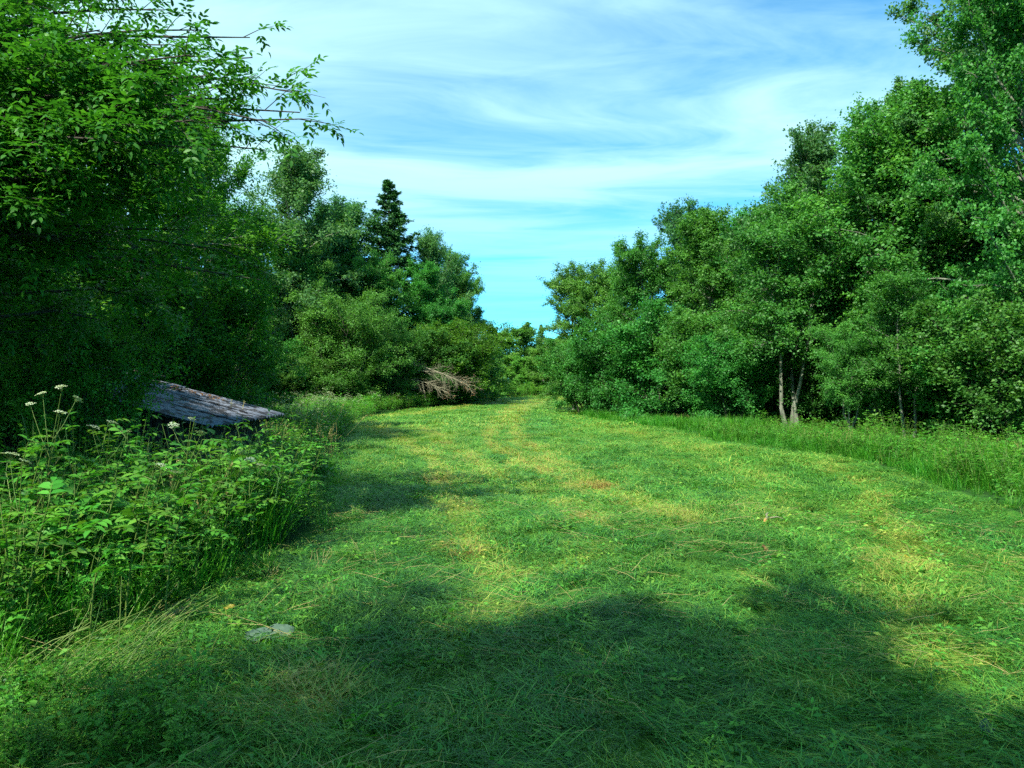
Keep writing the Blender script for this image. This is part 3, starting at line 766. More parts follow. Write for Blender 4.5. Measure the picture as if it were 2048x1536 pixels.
tree_px("alder_a", 1300, 510, 37, "alder standing on the falling part of the right skyline", name="alder_tree", group=G_R, rz=5.0)
tree_px("alder_b", 1225, 550, 42, "second last alder before the sky gap on the right", name="alder_tree", group=G_R, rz=.9)
tree_px("alder_a", 1192, 552, 45, "third last alder before the sky gap on the right", name="alder_tree", group=G_R, rz=2.4, wide=1.15)
tree_px("alder_a", 1150, 556, 47, "last alder on the right, leaning out over the meadow gap", name="alder_tree", group=G_R, rz=3.3)
for k, (kind, px, top, d, lab) in enumerate([
    ("bush_b", 1170, 690, 41, "low shrub at the corner where the right trees end"),
    ("bush_b", 1245, 668, 37, "low shrub second from the far right hand corner"),
    ("bush_b", 1325, 650, 34, "dark green shrub below the middle of the right skyline"),
    ("bush_b", 1420, 640, 31, "wide shrub left of the pale alder trunks"),
    ("bush_b", 1465, 690, 28, "shrub touching the pale alder trunks on their left"),
    ("alder_c", 1700, 660, 22, "young alder right of the pale alder trunks"),
    ("alder_c", 1810, 570, 20.5, "young alder overhanging the black gap in the right trees"),
    ("bush_b", 2010, 620, 18, "big shrub at the right border below the tall alder")]):
    tree_px(kind, px, top, d, lab, cat="shrub", name="shrub", group="shrubs at the foot of the right hand trees", rz=k * 1.7, wide=1.1)
for k in range(16):
    d = 24 + k * 2.3
    x = float(right_edge(d)) + 7.5 + 3.0 * ((k * 7) % 5) / 4 + .5
    top = float(np.interp((x / d) * FPX + 1024, [1100, 1160, 1300, 1450, 1620, 1760, 1860, 1980, 2500], [640, 590, 550, 495, 400, 350, 230, 40, 0]))
    H = CAM_Z + (768 - top) / FPX * d
    plant_tree(["alder_a", "alder_b", "aspen_b", "alder_c"][k % 4], x, d, H, "alder half hidden behind the front row on the right", name="alder_tree", group="second row of trees on the right")
# left hand side
G_L = "trees along the left edge of the meadow"
tree_px("maple_b", -70, 20, 13.0, "dark broadleaf tree in shade at the left border", group=G_L, rz=.2, wide=1.2)
tree_px("maple_b", 250, 215, 17.5, "shaded tree behind the overhanging maple boughs", group=G_L, rz=2.9, wide=1.1)
tree_px("maple_a", 415, 330, 22, "green tree whose small top stands left of the round crown", group=G_L, rz=1.9, wide=.8)
tree_px("alder_a", 470, 470, 24, "tree in half shade below the round crown", group=G_L, rz=.7, wide=.8)
tree_px("aspen_a", 592, 352, 50, "big round crowned blue green tree on the left skyline", group=G_L, rz=1.1, wide=.95)
tree_px("alder_b", 650, 470, 55, "green tree in front of the round blue green crown", group=G_L, rz=2.6)
tree_px("aspen_b", 708, 462, 58, "thin tree between the round crown and the spruce", group=G_L, rz=.1, wide=1.2)
tree_px("spruce", 778, 358, 60, "dark pointed spruce standing above the left trees", name="spruce_tree", group=G_L, wide=1.55)
tree_px("alder_a", 765, 540, 55, "leafy tree covering the foot of the spruce", group=G_L, rz=5.3, wide=.95)
tree_px("aspen_a", 672, 440, 59, "blue green tree filling the skyline left of the spruce", group=G_L, rz=2.0, wide=.85)
tree_px("alder_a", 725, 545, 56, "green tree close in front of the spruce on its left", group=G_L, rz=3.9, wide=.9)
tree_px("alder_b", 838, 545, 59, "green tree close beside the spruce on its right", group=G_L, rz=5.9, wide=.95)
tree_px("alder_a", 915, 570, 64, "green tree on the slope of the left skyline before the gap", group=G_L, rz=1.2, wide=.8)
tree_px("aspen_a", 862, 500, 62, "tree on the right shoulder of the spruce", group=G_L, rz=4.1, wide=.75)
tree_px("aspen_b", 895, 530, 66, "airy bluish tree at the right end of the left row", group=G_L, rz=3.6, wide=.9)
tree_px("alder_c", 878, 605, 58, "rounded green tree above the dead branches", group=G_L, rz=.5)
tree_px("aspen_b", 945, 635, 72, "small thin tree at the right tip of the left row", group=G_L, rz=1.4, wide=.95)
for k, (kind, px, top, d, lab, w) in enumerate([
    ("bush_a", 688, 600, 47, "large round willow bush catching the sun on the left", .95),
    ("bush_a", 775, 650, 50, "smaller bush against the right side of the willow bush", .75),
    ("bush_b", 925, 690, 60, "dark shrub right of the dead branches", 1.1),
    ("bush_c", 400, 600, 19, "shaded shrub behind the shed roof", .85),
    ("bush_c", 330, 610, 17.5, "dark shrub directly behind the shed roof", 1.1),
    ("bush_c", 165, 668, 9.6, "small dark shrub hiding the upper end of the shed roof", .75),
    ("bush_c", -60, 560, 10.5, "black shaded shrub at the left border above the weeds", .9),
    ("bush_c", 800, 700, 54, "leafy shrub between the willow bush and the dead branches", 1.1),
    ("bush_b", 850, 690, 54, "shrub whose foot hides behind the dead branches", 1.3),
    ("bush_b", 945, 715, 66, "low shrub at the very end of the left row", 1.4),
    ("bush_c", 890, 660, 56, "leafy shrub above the tip of the dead branches", 1.2),
    ("bush_b", 560, 690, 46, "low dark shrub left of the willow bush", .9)]):
    tree_px(kind, px, top, d, lab, cat="shrub", name="willow_bush" if kind == "bush_a" else "shrub", group="shrubs along the left edge", rz=k * 1.3, wide=w)
for k in range(18):
    d = 14 + k * 3.6
    x = float(left_edge(d)) - 8.5 - 3.5 * ((k * 7) % 5) / 4
    top = float(np.interp((x / d) * FPX + 1024, [-400, 0, 360, 480, 600, 700, 860, 940, 960], [100, 150, 330, 400, 400, 470, 520, 640, 690]))
    H = min(7.0 if 18 < d < 44 else 10.0, CAM_Z + (768 - top) / FPX * d)
    plant_tree(["maple_a", "alder_b", "alder_a", "aspen_a"][k % 4], x, d, H, "tree half hidden behind the front row on the left", group="second row of trees on the left", wide=1.05)
# the far end
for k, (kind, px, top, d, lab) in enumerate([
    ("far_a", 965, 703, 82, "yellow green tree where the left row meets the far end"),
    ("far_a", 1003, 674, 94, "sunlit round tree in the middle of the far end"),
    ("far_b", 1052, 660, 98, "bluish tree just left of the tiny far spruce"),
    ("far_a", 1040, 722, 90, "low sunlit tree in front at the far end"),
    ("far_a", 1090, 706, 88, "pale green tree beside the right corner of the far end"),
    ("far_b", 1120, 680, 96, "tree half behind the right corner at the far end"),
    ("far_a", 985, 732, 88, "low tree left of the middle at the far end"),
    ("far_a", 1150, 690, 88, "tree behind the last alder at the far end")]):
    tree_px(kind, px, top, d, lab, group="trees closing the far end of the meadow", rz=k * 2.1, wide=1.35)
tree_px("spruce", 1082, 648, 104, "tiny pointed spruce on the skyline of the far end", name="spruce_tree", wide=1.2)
for k in range(12):
    px = 880 + k * 30; d = 108 + (k % 3) * 5
    tree_px("far_b", px, 715 - (k % 4) * 6, d, "distant tree in the back row behind the far end", group="back row of trees at the far end")
# deeper wood on both sides, so that no sky shows between the trunks
def wood(name, kinds, P, H, wide, label, cat):
    P = np.array(P); n = len(P); H = np.array(H)
    protos = []
    for kd in kinds:
        tm, cmx, h0 = K[kd]
        nt0 = len(tm.vertices); 
        g = Geo()
        for mm, slot in ((tm, 1), (cmx, 0)):
            co = np.empty(len(mm.vertices) * 3, np.float32); mm.vertices.foreach_get("co", co)
            vi = np.empty(len(mm.loops), np.int32); mm.loops.foreach_get("vertex_index", vi)
            tn = np.empty(len(mm.polygons), np.float32); mm.attributes["tone"].data.foreach_get("value", tn)
            g.add(co.reshape(-1, 3) / h0, vi.reshape(-1, 4), tn, slot)
        protos.append(g.build(name + "_kind", [cmx.materials[0], tm.materials[0]]))
    rot = np.stack([np.zeros(n), np.zeros(n), rng.uniform(0, 6.28, n)], -1)
    scatter(name, protos, np.stack([P[:, 0], P[:, 1], height(P[:, 0], P[:, 1])], -1), rot, np.stack([H * wide, H * wide, H], -1), {}, label, cat)
P = []; H = []
for k in range(18):
    d = 12 + k * 4.4
    P += [(float(left_edge(d)) - 13.5 - 3.0 * ((k * 3) % 4) / 3, d), (float(right_edge(d)) + 13.5 + 3.0 * ((k * 3) % 4) / 3, d)]
    H += [7.5 + (k * 5) % 3] * 2
wood("deep_wood", ["far_b"], P, H, 1.3, "shaded wood seen between the trunks behind both tree rows", "wood")
P = []; H = []
for k in range(11):
    d = 19 + k * 2.8
    P.append((float(right_edge(d)) + 6.0 + 1.2 * (k % 3), d)); H.append(3.2 + .5 * (k % 3))
    d = 19 + k * 4.4
    P.append((float(left_edge(d)) - 6.5 - 1.2 * (k % 3), d)); H.append(3.2 + .5 * (k % 3))
wood("understorey", ["bush_b"], P, H, 1.2, "dark understorey shrubs in the gloom behind the front rows", "undergrowth")
# trees standing behind and beside the camera throw the shade on the near grass
for k, (kind, x, y, H, w, lab) in enumerate([
    ("alder_c", -2.75, -1.0, 7.4, .88, "tree beside the camera whose crown shades the middle of the near grass"),
    ("alder_b", -2.55, -3.9, 8.6, .8, "tree behind the camera shading the lower edge of the picture"),
    ("maple_b", -8.6, 3.4, 8.8, 1.05, "small unseen tree added beyond the left border to shade the lower maple boughs"),  # the maples are unseen, added to block sun from the left foliage
    ("maple_b", -10.4, 2.6, 11.5, 1.1, "unseen tree added left of the camera to shade the left border"),
    ("maple_b", -11.4, 4.6, 10.5, 1.1, "unseen tree added beyond the left border to shade the shed"),
    ("maple_b", -14.0, 9.0, 10.5, 1.1, "unseen tree added in the wood to shade the trees behind the shed")]):
    plant_tree(kind, x, y, H, lab, group="trees outside the left and lower border", wide=w, rz=k * 1.9)

# the overhanging ash-leaved maple at the upper left: pinnate leaves on long boughs
def overhang():
    r = np.random.default_rng(77); gt = Geo(); gc = Geo()
    base = np.array([-7.2, 7.2, gz(-7.2, 7.2) - .15])
    trunk = np.array([base, base + [.1, .05, 2.0], base + [.35, .1, 4.0], base + [.5, .1, 6.2], base + [.7, .3, 8.4]])
    tube(gt, trunk, [.19, .16, .13, .09, .03], 9)
    def pt(px, py, d): return np.array([(px - 1024) / FPX * d, d, CAM_Z + (768 - py) / FPX * d])
    ends = [(605, 238, 7.6, 2), (530, 300, 8.2, 2), (505, 115, 8.0, 2), (480, 200, 7.4, 2), (430, 300, 7.0, 2), (400, 60, 8.4, 2), (330, 90, 7.6, 3), (270, 160, 6.9, 4),
            (330, 220, 7.0, 4), (200, 60, 7.4, 3), (120, 130, 6.8, 4), (230, 280, 6.6, 4), (340, 330, 7.2, 4), (300, 400, 7.2, 4), (380, 460, 8.0, 3), (140, 330, 6.6, 4),
            (60, 230, 6.8, 4), (250, 500, 7.6, 3), (450, 500, 9.0, 3), (120, 480, 7.2, 3), (20, 400, 6.6, 3), (30, 80, 7.4, 3), (280, -60, 8.0, 3), (120, -120, 8.2, 3), (520, 560, 9.8, 2), (200, 640, 8.6, 2),
            (600, 225, 7.8, 1), (585, 185, 8.3, 1), (540, 245, 7.2, 2), (450, 255, 7.6, 2), (430, 150, 7.4, 2), (500, 75, 8.6, 1), (395, 240, 6.8, 3), (505, 165, 7.7, 2), (380, 110, 7.2, 3), (330, 20, 9.0, 2), (180, 180, 8.0, 4), (60, 560, 8.0, 3), (400, 380, 8.6, 3), (300, 600, 9.4, 3), (100, 660, 8.4, 2), (240, 700, 9.6, 2)]
    NP = []; ND = []; 
    for (px, py, d, dens) in ends:
        e = pt(px, py, d)
        h = np.clip((e[2] - base[2]) * .62, .8, 7.4)
        s = np.array([np.interp(h, trunk[:, 2] - base[2], trunk[:, c]) for c in range(3)])
        L = np.linalg.norm(e - s)
        ss = np.linspace(0, 1, 7)
        path = s + (e - s) * ss[:, None] + np.stack([0 * ss, 0 * ss, .22 * L * np.sin(ss * math.pi)], -1) * .6
        path[1:-1] += r.normal(0, .05, (5, 3))
        tube(gt, path, np.linspace(.045, .006, 7), 5)
        for q in range(9 * dens if px < 370 else 7 * dens):
            f = r.uniform(.38, 1.0)
            p = np.array([np.interp(f * 6, np.arange(7), path[:, c]) for c in range(3)])
            dd = norm(path[-1] - path[3]); sd = norm(np.cross(dd, [0, 0, 1.0]))
            tdir = norm(dd * r.uniform(.4, 1) + sd * r.normal(0, .7) + np.array([0, 0, r.normal(.0, .35)]))
            tl = r.uniform(.3, .75) * (1.15 - .4 * f)
            tube(gt, np.array([p, p + tdir * tl * .5 + [0, 0, .02], p + tdir * tl]), [.006, .004, .002], 3)
            for w in range(10 if px < 370 else 7):
                u = r.uniform(.15, 1.0)
                lp = p + tdir * tl * u
                ld = norm(tdir * .7 + r.normal(0, .55, 3) + np.array([0, 0, -.10]))
                compound_leaf(gc, lp, ld, r.uniform(.13, .20), 2, .076, r, np.clip(r.normal(.5, .17), 0, 1))
    e = bpy.data.objects.new("maple_tree", None); C.objects.link(e)
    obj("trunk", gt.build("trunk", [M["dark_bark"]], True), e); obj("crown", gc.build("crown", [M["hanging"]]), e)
    tag(e, "near maple whose leafy boughs hang into the upper left sky", "tree")
overhang()

# ------------------------------------------------------------------ the shed: low lean-to under corrugated cement sheets
def box(g, a, b, tone=.5, m=0):
    (x0, y0, z0), (x1, y1, z1) = a, b
    V = [(x0, y0, z0), (x1, y0, z0), (x1, y1, z0), (x0, y1, z0), (x0, y0, z1), (x1, y0, z1), (x1, y1, z1), (x0, y1, z1)]
    g.add(V, [(0, 3, 2, 1), (4, 5, 6, 7), (0, 1, 5, 4), (1, 2, 6, 5), (2, 3, 7, 6), (3, 0, 4, 7)], tone, m)
def sheet(width, length, seed):
    """one corrugated sheet: waves across y, runs down x, from the upper edge at x = 0"""
    r = np.random.default_rng(seed)
    nw = int(width / .15 * 8); y = np.linspace(0, width, nw + 1)
    wv = .020 * np.cos(y / .15 * 2 * math.pi)
    xs = np.linspace(0, length, 6)
    top = np.array([[(x, yy, w + .006 * math.sin(x * 2 + seed)) for yy, w in zip(y, wv)] for x in xs]).reshape(-1, 3)
    n = nw + 1; k = len(xs) * n
    V = np.concatenate([top, top - [0, 0, .008]])
    i, j = np.meshgrid(np.arange(len(xs) - 1), np.arange(nw), indexing="ij")
    q = (i * n + j).ravel()
    F = np.concatenate([np.stack([q, q + n, q + n + 1, q + 1], -1), np.stack([q + k, q + k + 1, q + k + n + 1, q + k + n], -1)])
    e = np.arange(nw); l0 = (len(xs) - 1) * n
    F = np.concatenate([F, np.stack([e, e + 1, e + 1 + k, e + k], -1), np.stack([l0 + e + 1, l0 + e, l0 + e + k, l0 + e + 1 + k], -1)])
    g = Geo(); g.add(V, F); return g.build("roof_sheet", [M["cement"]], True)
SX, SY0, SY1, SZ, SL = -4.22, 10.5, 14.1, 1.06, 3.75      # eave line and slope length
PITCH = math.atan(.26)
shed = bpy.data.objects.new("shed", None); C.objects.link(shed); shed.location = (-6.0, 12.3, gz(-6, 12.3))
tag(shed, "low shed under a weathered grey corrugated roof at the left edge", "shed")
sz0 = shed.location.z
def rel(x, y, z): return (x + 6.0, y - 12.3, z - sz0)
sheets = [sheet(1.2, 1.98, q) for q in range(3)]
for row in range(2):
    for colm in range(3):
        up = SL - row * 1.85          # distance of the sheet's upper edge from the eave
        x = SX - up * math.cos(PITCH); z = SZ + up * math.sin(PITCH) + (.03 if row == 0 else 0)
        o = obj("roof_sheet", sheets[(row + colm) % 3], shed, rel(x, SY0 + colm * 1.2 - .02 * colm, z), (random.uniform(-.006, .006), PITCH + random.uniform(-.008, .008), random.uniform(-.008, .008)))
g = Geo(); box(g, (0, -.09, -.012), (.62, .09, .012)); pm = g.build("loose_board", [M["plank"]])
obj("loose_board", pm, shed, rel(-6.9, 14.0, 1.86), (0, PITCH - .05, .12))
g = Geo(); box(g, (-.05, -.05, 0), (.05, .05, 1.0)); post = g.build("post", [M["plank"]])
for (x, y) in ((-4.5, 10.75), (-4.5, 13.8), (-7.5, 10.75), (-7.5, 13.8)):
    zt = SZ + (SX - x) * math.tan(PITCH) - .06
    obj("post", post, shed, rel(x, y, sz0), (0, 0, 0), (1, 1, zt - sz0))
g = Geo(); box(g, (0, -.035, -.10), (SL - .2, .035, -.0)); raf = g.build("rafter", [M["plank"]])
for y in (10.75, 12.25, 13.8):
    obj("rafter", raf, shed, rel(SX - (SL - .1) * math.cos(PITCH), y, SZ + (SL - .1) * math.sin(PITCH) - .05), (0, PITCH, 0))
g = Geo(); box(g, (-.012, -.068, 0), (.012, .068, 1.0)); pk = g.build("wall_plank", [M["plank"]])
for k in range(21):
    y = 10.80 + k * .145
    obj("wall_plank", pk, shed, rel(-4.43 + random.uniform(-.006, .006), y, sz0), (0, 0, 0), (1, 1, SZ + .03 - sz0 + random.uniform(-.03, 0)))
for k in range(20):
    x = -4.60 - k * .145
    obj("wall_plank", pk, shed, rel(x, 10.68 + random.uniform(-.006, .006), sz0), (0, 0, math.pi / 2), (1, 1, SZ + (SX - x) * math.tan(PITCH) - .07 - sz0))
g = Geo(); r = np.random.default_rng(5); n = 70
xl = r.uniform(-6.2, -5.0, n); yl = 13.55 + r.normal(0, .16, n)
leaf4(g, np.stack([xl, yl, SZ + (SX - xl) * math.tan(PITCH) + .035 + r.uniform(0, .02, n)], -1), rand_dir(r, n, -.2, .3), norm(np.tile([0, 0, 1.0], (n, 1)) + r.normal(0, .4, (n, 3))), .07, .04, r.uniform(0, 1, n))
tag(obj("leaf_litter", g.build("leaf_litter", [M["dead_leaf"]])), "brown fallen leaves lying on the shed roof", "leaf litter", kind="stuff")

# ------------------------------------------------------------------ the dead tree lying out of the left row
def dead_tree():
    r = np.random.default_rng(31); gt = Geo(); gb = []
    d0 = 50.0
    def pt(px, py, d): return np.array([(px - 1024) / FPX * d, d, CAM_Z + (768 - py) / FPX * d])
    e = bpy.data.objects.new("fallen_tree", None); C.objects.link(e)
    b0 = pt(790, 715, 51.5); e.location = b0
    gl = Geo()
    for bi, (a, b, rad, nb) in enumerate([((795, 722, 51.3), (938, 772, 49.0), .05, 34), ((806, 758, 50.6), (895, 785, 49.2), .03, 26), ((835, 742, 50.3), (925, 764, 50.0), .03, 22)]):
        A, B = pt(*a), pt(*b)
        ss = np.linspace(0, 1, 8)
        path = A + (B - A) * ss[:, None] + np.stack([0 * ss, 0 * ss, .22 * np.sin(ss * 3.14)], -1)
        g = Geo(); tube(g, path - b0, np.linspace(rad, .012, 8), 6)
        for k in range(nb):
            f = r.uniform(.15, .98); p = np.array([np.interp(f * 7, np.arange(8), path[:, c]) for c in range(3)])
            dd = norm(norm(B - A) * r.uniform(.6, 1.1) + r.normal(0, .38, 3) + np.array([0, 0, -.10]))
            L = r.uniform(.6, 1.5) * (1.1 - .5 * f)
            q = limb_path(p, dd, L, 4, r, .0, .10)
            tube(g, q - b0, np.linspace(.014, .005, 5), 4)
            P0 = q[r.integers(1, 5, 9)]; D = norm(dd + r.normal(0, .5, (9, 3)))
            prisms(g, P0 - b0, P0 - b0 + D * r.uniform(.2, .5, 9)[:, None], .0065)
            if f > .85:
                leaf4(gl, P0 - b0 + D * .2, rand_dir(r, 9, -.8, .4), rand_dir(r, 9, -1, 1), .09, .05, r.uniform(0, 1, 9))
        obj("trunk" if bi == 0 else "branch", g.build("dead_bough", [M["dead"]], True), e)
    obj("withered_foliage", gl.build("withered_foliage", [M["dead_leaf"]]), e)["kind"] = "stuff"
    tag(e, "bare brown dead tree leaning out below the left hand trees", "tree")
dead_tree()

# ------------------------------------------------------------------ single herbs at the near left edge
def leaf_kind(seed, pairs, lw, L, kind="herb"):
    r = np.random.default_rng(seed); g = Geo()
    compound_leaf(g, np.zeros(3), np.array([1, 0, .35]), L, pairs, lw, r, .6, 0, 1)
    return g.build("leaf", [M[kind], M["stem"]])
LEAF = [leaf_kind(400 + q, 2 + q % 2, .082 + .010 * q, .22 + .02 * q) for q in range(4)]
LEAF_S = [leaf_kind(410 + q, 2, .062, .15) for q in range(3)]
def stem_mesh(pts, r0, r1, mm="stem"):
    g = Geo(); tube(g, np.array(pts), np.linspace(r0, r1, len(pts)), 5); return g.build("stem", [M[mm]], True)
def leafy_herb(x, y, H, nleaf, label, group, leaves=LEAF, lean=(.15, .0), name="leafy_herb", seed=0, size=1.0):
    r = np.random.default_rng(500 + seed)
    e = bpy.data.objects.new(name, None); C.objects.link(e); e.location = (x, y, gz(x, y) - .01)
    ss = np.linspace(0, 1, 6)
    pts = np.stack([lean[0] * H * ss ** 2, lean[1] * H * ss ** 2, H * ss], -1)
    obj("stem", stem_mesh(pts, .007, .003), e)
    for k in range(nleaf):
        s = 1.0 if k == 0 else .30 + .70 * (k / nleaf) ** .8
        p = [np.interp(s, ss, pts[:, c]) for c in range(3)]
        sc = (1.0 - .35 * s) * r.uniform(.65, 1.2) * size
        obj("leaf", leaves[r.integers(len(leaves))], e, p, (r.normal(0, .15), r.uniform(-.5, .35), k * 2.4 + r.normal(0, .4)), (sc, sc, sc))
    return tag(e, label, "herb", group)
# the bright clump that catches the sun, then the looser front fringe
herbs = [(250, 1210, 4.9, 1.05), (330, 1200, 5.1, .95), (180, 1240, 4.7, 1.0), (280, 1180, 5.5, 1.15), (110, 1230, 4.9, 1.05), (390, 1150, 5.8, .9), (440, 1130, 6.3, .95),
         (50, 1260, 4.6, .95), (500, 1110, 6.9, .95), (560, 1080, 7.6, 1.0), (610, 1050, 8.3, .9), (350, 1160, 6.1, 1.2), (200, 1160, 5.8, 1.25), (60, 1180, 5.6, 1.25), (460, 1100, 7.2, 1.15), (0, 1200, 5.2, 1.2)]
for k, (px, py, d, H) in enumerate(herbs):
    x = (px - 1024) / FPX * d
    leafy_herb(x, d, H, 15, "broad leaved herb in the sunny clump at the near left edge", "herbs in the sunny clump at the near left edge", lean=(.22, -.1), seed=k)
low = [(40, 1500, "low leafy herb in the lower left corner"), (150, 1470, "low leafy herb just right of the lower left corner"), (260, 1510, "low leafy herb at the lower border under the straw stems"),
       (330, 1480, "low leafy herb left of the brown patch at the lower border"), (580, 1225, "leafy sprig above the wilted grey leaf"), (655, 1235, "leafy sprig right of the wilted grey leaf"),
       (790, 1165, "leafy sprig lying in the sunny cut grass left of the shade"), (680, 1090, "pale leafy sprig at the foot of the left weeds"), (100, 1420, "sunlit leafy herb at the left border near the bottom"),
       (420, 1330, "small leafy herb left of the wilted grey leaf"), (1390, 1300, "small leafy sprig in the shaded grass on the right"), (1960, 1200, "small leafy sprig near the right border")]
for k, (px, py, lab) in enumerate(low):
    x, y = ground_px(px, py)
    leafy_herb(x, y, .16 + .05 * (k % 3), 7, lab, "low herbs in the cut grass", LEAF_S if k > 3 else LEAF, (.3, .1), "low_herb", 60 + k, .8 if k > 3 else .62)
# tall cow parsley heads standing above the weeds
def umbel_head(seed):
    r = np.random.default_rng(seed); g = Geo()
    for c in range(11):
        a = c * 2.4; rr = .05 * math.sqrt((c + .5) / 11)
        e = np.array([math.cos(a) * rr, math.sin(a) * rr, .05 - rr * rr * 5])
        prisms(g, np.zeros((1, 3)), e[None], .0012, .5, 1)
        n = 9; an = r.uniform(0, 6.28, n); q = .012 * np.sqrt(r.uniform(0, 1, n))
        P = e + np.stack([np.cos(an) * q, np.sin(an) * q, r.uniform(0, .006, n)], -1)
        leaf4(g, P, rand_dir(r, n, -.2, .2), norm(np.tile([0, 0, 1.0], (n, 1)) + r.normal(0, .3, (n, 3))), .013, .013, r.uniform(0, 1, n))
    return g.build("umbel", [M["umbel"], M["stem"]])
UMB = [umbel_head(600 + q) for q in range(3)]
def cow_parsley(base_px, d, heads, label):
    x = (base_px - 1024) / FPX * d
    e = bpy.data.objects.new("cow_parsley", None); C.objects.link(e); e.location = (x, d, gz(x, d) - .01)
    top = None
    for k, (px, py) in enumerate(heads):
        dd = d + .12 * (k % 3 - 1)
        p = np.array([(px - 1024) / FPX * dd - x, dd - d, CAM_Z + (768 - py) / FPX * dd - e.location.z - .05])
        if k == 0:
            ss = np.linspace(0, 1, 7); pts = np.stack([p[0] * ss ** 1.6, p[1] * ss ** 1.6, p[2] * ss], -1)
            obj("stem", stem_mesh(pts, .006, .0025), e)
        else:
            f = .62 + .08 * (k % 3)
            s0 = np.array([np.interp(f, ss, pts[:, c]) for c in range(3)])
            s0[2] = min(s0[2], p[2] - .08); s0[:2] = [np.interp(s0[2], pts[:, 2], pts[:, c]) for c in range(2)]
            obj("stalk", stem_mesh([s0, (s0 + p) / 2 + np.array([0, 0, -.02]), p], .003, .002), e)
        sc = random.uniform(.55, .95)
        obj("umbel", UMB[k % 3], e, p, (random.uniform(-.55, .55), random.uniform(-.55, .55), k), (sc, sc, sc))
    for k in range(5):
        s = .25 + .12 * k
        obj("leaf", LEAF_S[k % 3], e, [np.interp(s, ss, pts[:, c]) for c in range(3)], (0, -.4, k * 2.4), (1.2, 1.2, 1.2))
    tag(e, label, "flower", "tall white umbels above the near left weeds")
cow_parsley(70, 5.4, [(123, 768), (86, 780), (150, 790), (119, 820), (62, 800)], "tallest white umbel cluster at the left border")
cow_parsley(200, 6.2, [(220, 841), (185, 850), (250, 860)], "white umbel plant just right of the tallest cluster")
cow_parsley(360, 6.6, [(381, 832), (400, 861), (345, 845)], "white umbel plant in front of the shed corner")
cow_parsley(330, 5.6, [(348, 940), (320, 925)], "short white umbel in the middle of the sunny weeds")
cow_parsley(470, 6.8, [(520, 927), (500, 915), (545, 930), (480, 900)], "white umbel plant leaning right over the weeds")
cow_parsley(30, 4.9, [(44, 916), (20, 905)], "low white umbel at the left border")

# bent stalks at the mown edge
g = Geo(); r = np.random.default_rng(41)
for k in range(90):
    px, py = r.uniform(-30, 330), r.uniform(1290, 1440)
    x, y = ground_px(px, py)
    if x > -1.55: continue
    z = gz(x, y); L = r.uniform(.25, .6)
    az = r.normal(.75, .25); el = r.uniform(.5, 1.0)
    dd = np.array([math.cos(az) * math.cos(el), math.sin(az) * math.cos(el), math.sin(el)])
    q = limb_path((x, y, z), dd, L, 3, r, .0, .25)
    tube(g, q, np.linspace(.0035, .002, 4), 4, r.uniform(0, 1), 0)
tag(obj("bent_stalk_growth", g.build("bent_stalk_growth", [M["stem"]], True)), "pale bent stalks leaning right at the lower left mown edge", "stalks", kind="stuff")
g = Geo()
for k in range(46):
    x, y = ground_px(285 + r.normal(0, 14), 1262 + r.normal(0, 8)); z = gz(x, y) + .02
    az = .62 + r.normal(0, .16); el = r.uniform(.15, .5)
    dd = np.array([math.cos(az) * math.cos(el), math.sin(az) * math.cos(el), math.sin(el)])
    tube(g, limb_path((x, y, z), dd, r.uniform(.15, .34), 3, r, 0, .1), np.linspace(.003, .0015, 4), 4, r.uniform(0, 1))
tag(obj("straw_bunch", g.build("straw_bunch", [M["straw"]], True)), "bunch of dry yellow straw at the foot of the sunny weeds", "straw")
for px, py, lab in ((545, 1165, "little tuft of straw stubble by the left weeds"), (640, 1150, "straw stubble right of the left weeds' foot")):
    g = Geo(); x, y = ground_px(px, py); z = gz(x, y)
    for k in range(16):
        az = .7 + r.normal(0, .4); el = r.uniform(.6, 1.2)
        dd = np.array([math.cos(az) * math.cos(el), math.sin(az) * math.cos(el), math.sin(el)])
        tube(g, limb_path((r.normal(0, .07), r.normal(0, .07), 0), dd, r.uniform(.08, .2), 3, r, 0, .1), np.linspace(.003, .0015, 4), 4, r.uniform(0, 1))
    tag(obj("straw_tuft", g.build("straw_tuft", [M["straw"]], True), None, (x, y, z)), lab, "straw")

# ------------------------------------------------------------------ small things lying on the grass
def curled_leaf(name, L, W, material, seed, holes=()):
    """a lying leaf as a curved, thick, ragged sheet"""
    r = np.random.default_rng(seed); nu, nv = 22, 13
    u, v = np.meshgrid(np.linspace(0, 1, nu), np.linspace(-1, 1, nv), indexing="ij")
    w = W * .5 * np.sin(np.pi * (u * .93 + .05)) ** .7 * (1 + .10 * np.sin(u * 19 + v * 3) * np.abs(v) ** 3)
    Z = .10 * L * np.abs(v) ** 1.6 + .04 * L * np.sin(u * 7 + v * 2) + .06 * L * u
    V = np.stack([u * L, v * w, Z], -1).reshape(-1, 3) + r.normal(0, .002, (nu * nv, 3))
    i, j = np.meshgrid(np.arange(nu - 1), np.arange(nv - 1), indexing="ij")
    keep = np.ones(i.shape, bool)
    for (hu, hv, hr) in holes: keep &= np.hypot((i / nu - hu), (j / nv - hv)) > hr
    q = (i * nv + j)[keep].ravel(); k = len(V)
    F = np.stack([q, q + nv, q + nv + 1, q + 1], -1)
    g = Geo(); g.add(np.concatenate([V, V - [0, 0, .0015]]), np.concatenate([F, F[:, ::-1] + k]), .6)
    return g.build(name, [M[material]], True)
def lie(name, me, px, py, lift, rot, label, cat):
    x, y = ground_px(px, py)
    return tag(obj(name, me, None, (x, y, gz(x, y) + lift), rot), label, cat)
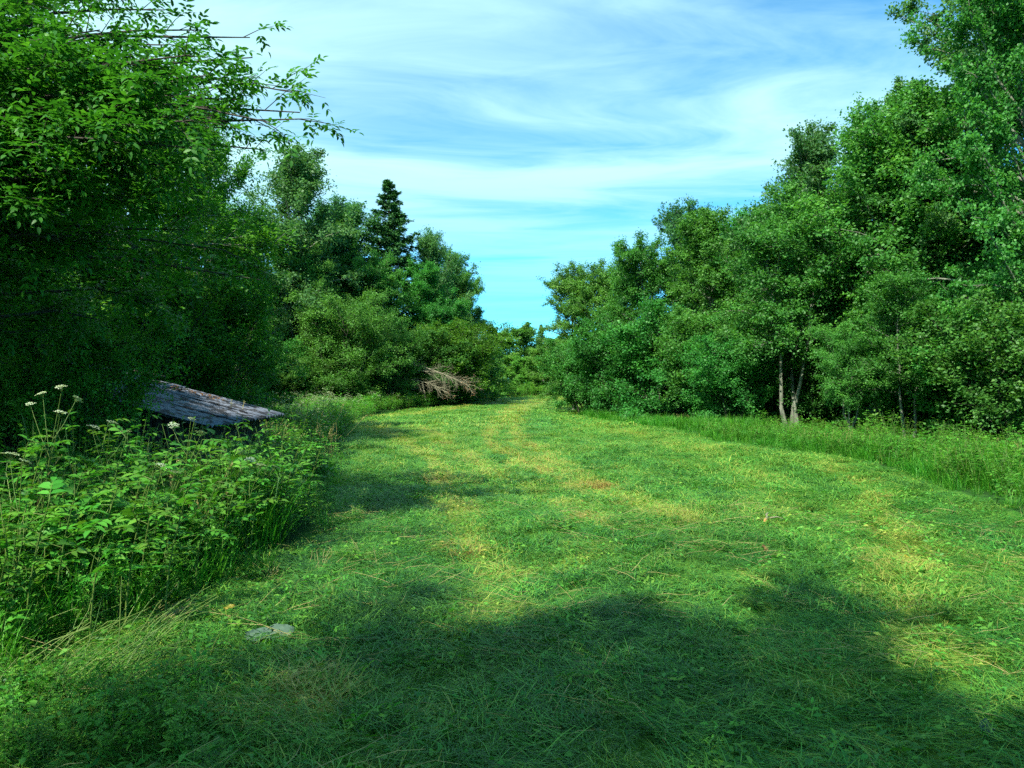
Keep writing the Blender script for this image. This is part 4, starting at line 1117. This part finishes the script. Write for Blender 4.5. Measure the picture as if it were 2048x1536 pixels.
lie("wilted_leaf", curled_leaf("wilted_leaf", .30, .13, "grey_leaf", 1, ((.55, .45, .11), (.2, .6, .06))), 490, 1288, .012, (.45, -.05, .12), "torn grey wilted leaf with holes lying on the cut grass", "leaf")
lie("wilted_leaf", curled_leaf("wilted_leaf", .10, .06, "grey_leaf", 2), 1970, 1480, .04, (.5, -.3, 1.0), "pale grey leaf in the lower right corner", "leaf")
lie("wilted_leaf", curled_leaf("wilted_leaf", .12, .08, "grey_leaf", 3), 0, 1375, .06, (.3, 0, .4), "pale grey leaf at the left border near the bottom", "leaf")
lie("yellow_leaf", curled_leaf("yellow_leaf", .10, .045, "yellow_leaf", 4), 1582, 1318, .03, (.25, 0, .1), "yellow leaf lying in the shade on the right", "leaf")
lie("yellow_leaf", curled_leaf("yellow_leaf", .06, .04, "yellow_leaf", 5), 1812, 1132, .06, (.4, 0, 1.1), "tiny yellow leaf in the sunny grass at the right", "leaf")
lie("yellow_leaf", curled_leaf("yellow_leaf", .07, .04, "yellow_leaf", 6), 448, 1248, .07, (.4, 0, .5), "small yellow leaf left above the wilted grey leaf", "leaf")
lie("brown_leaf", curled_leaf("brown_leaf", .10, .06, "dead_leaf", 7), 1528, 1125, .06, (.6, 0, 1.2), "red brown leaf below the stick in the sunny grass", "leaf")
x, y = ground_px(1528, 1065)
e = bpy.data.objects.new("broken_stick", None); C.objects.link(e); e.location = (x, y, gz(x, y) + .06)
tag(e, "short broken stick with an orange end on the sunny grass", "stick")
g = Geo(); tube(g, np.array([(.05, .10, .0), (.10, .2, .01), (.13, .32, .02), (.17, .38, .03)]), [.018, .016, .012, .006], 6); tube(g, np.array([(.12, .16, .01), (.20, .17, .02), (.26, .15, .0)]), [.010, .008, .004], 5)
obj("bark_stick", g.build("bark_stick", [M["dead"]], True), e)
g = Geo(); tube(g, np.array([(0, 0, -.015), (.025, .05, -.005), (.05, .10, 0)]), [.012, .017, .018], 6)
om = surface("raw_wood", [(.3, (.45, .16, .04)), (.7, (.62, .36, .13))], 12)
obj("broken_end", g.build("broken_end", [om], True), e)["label"] = "orange raw broken end"
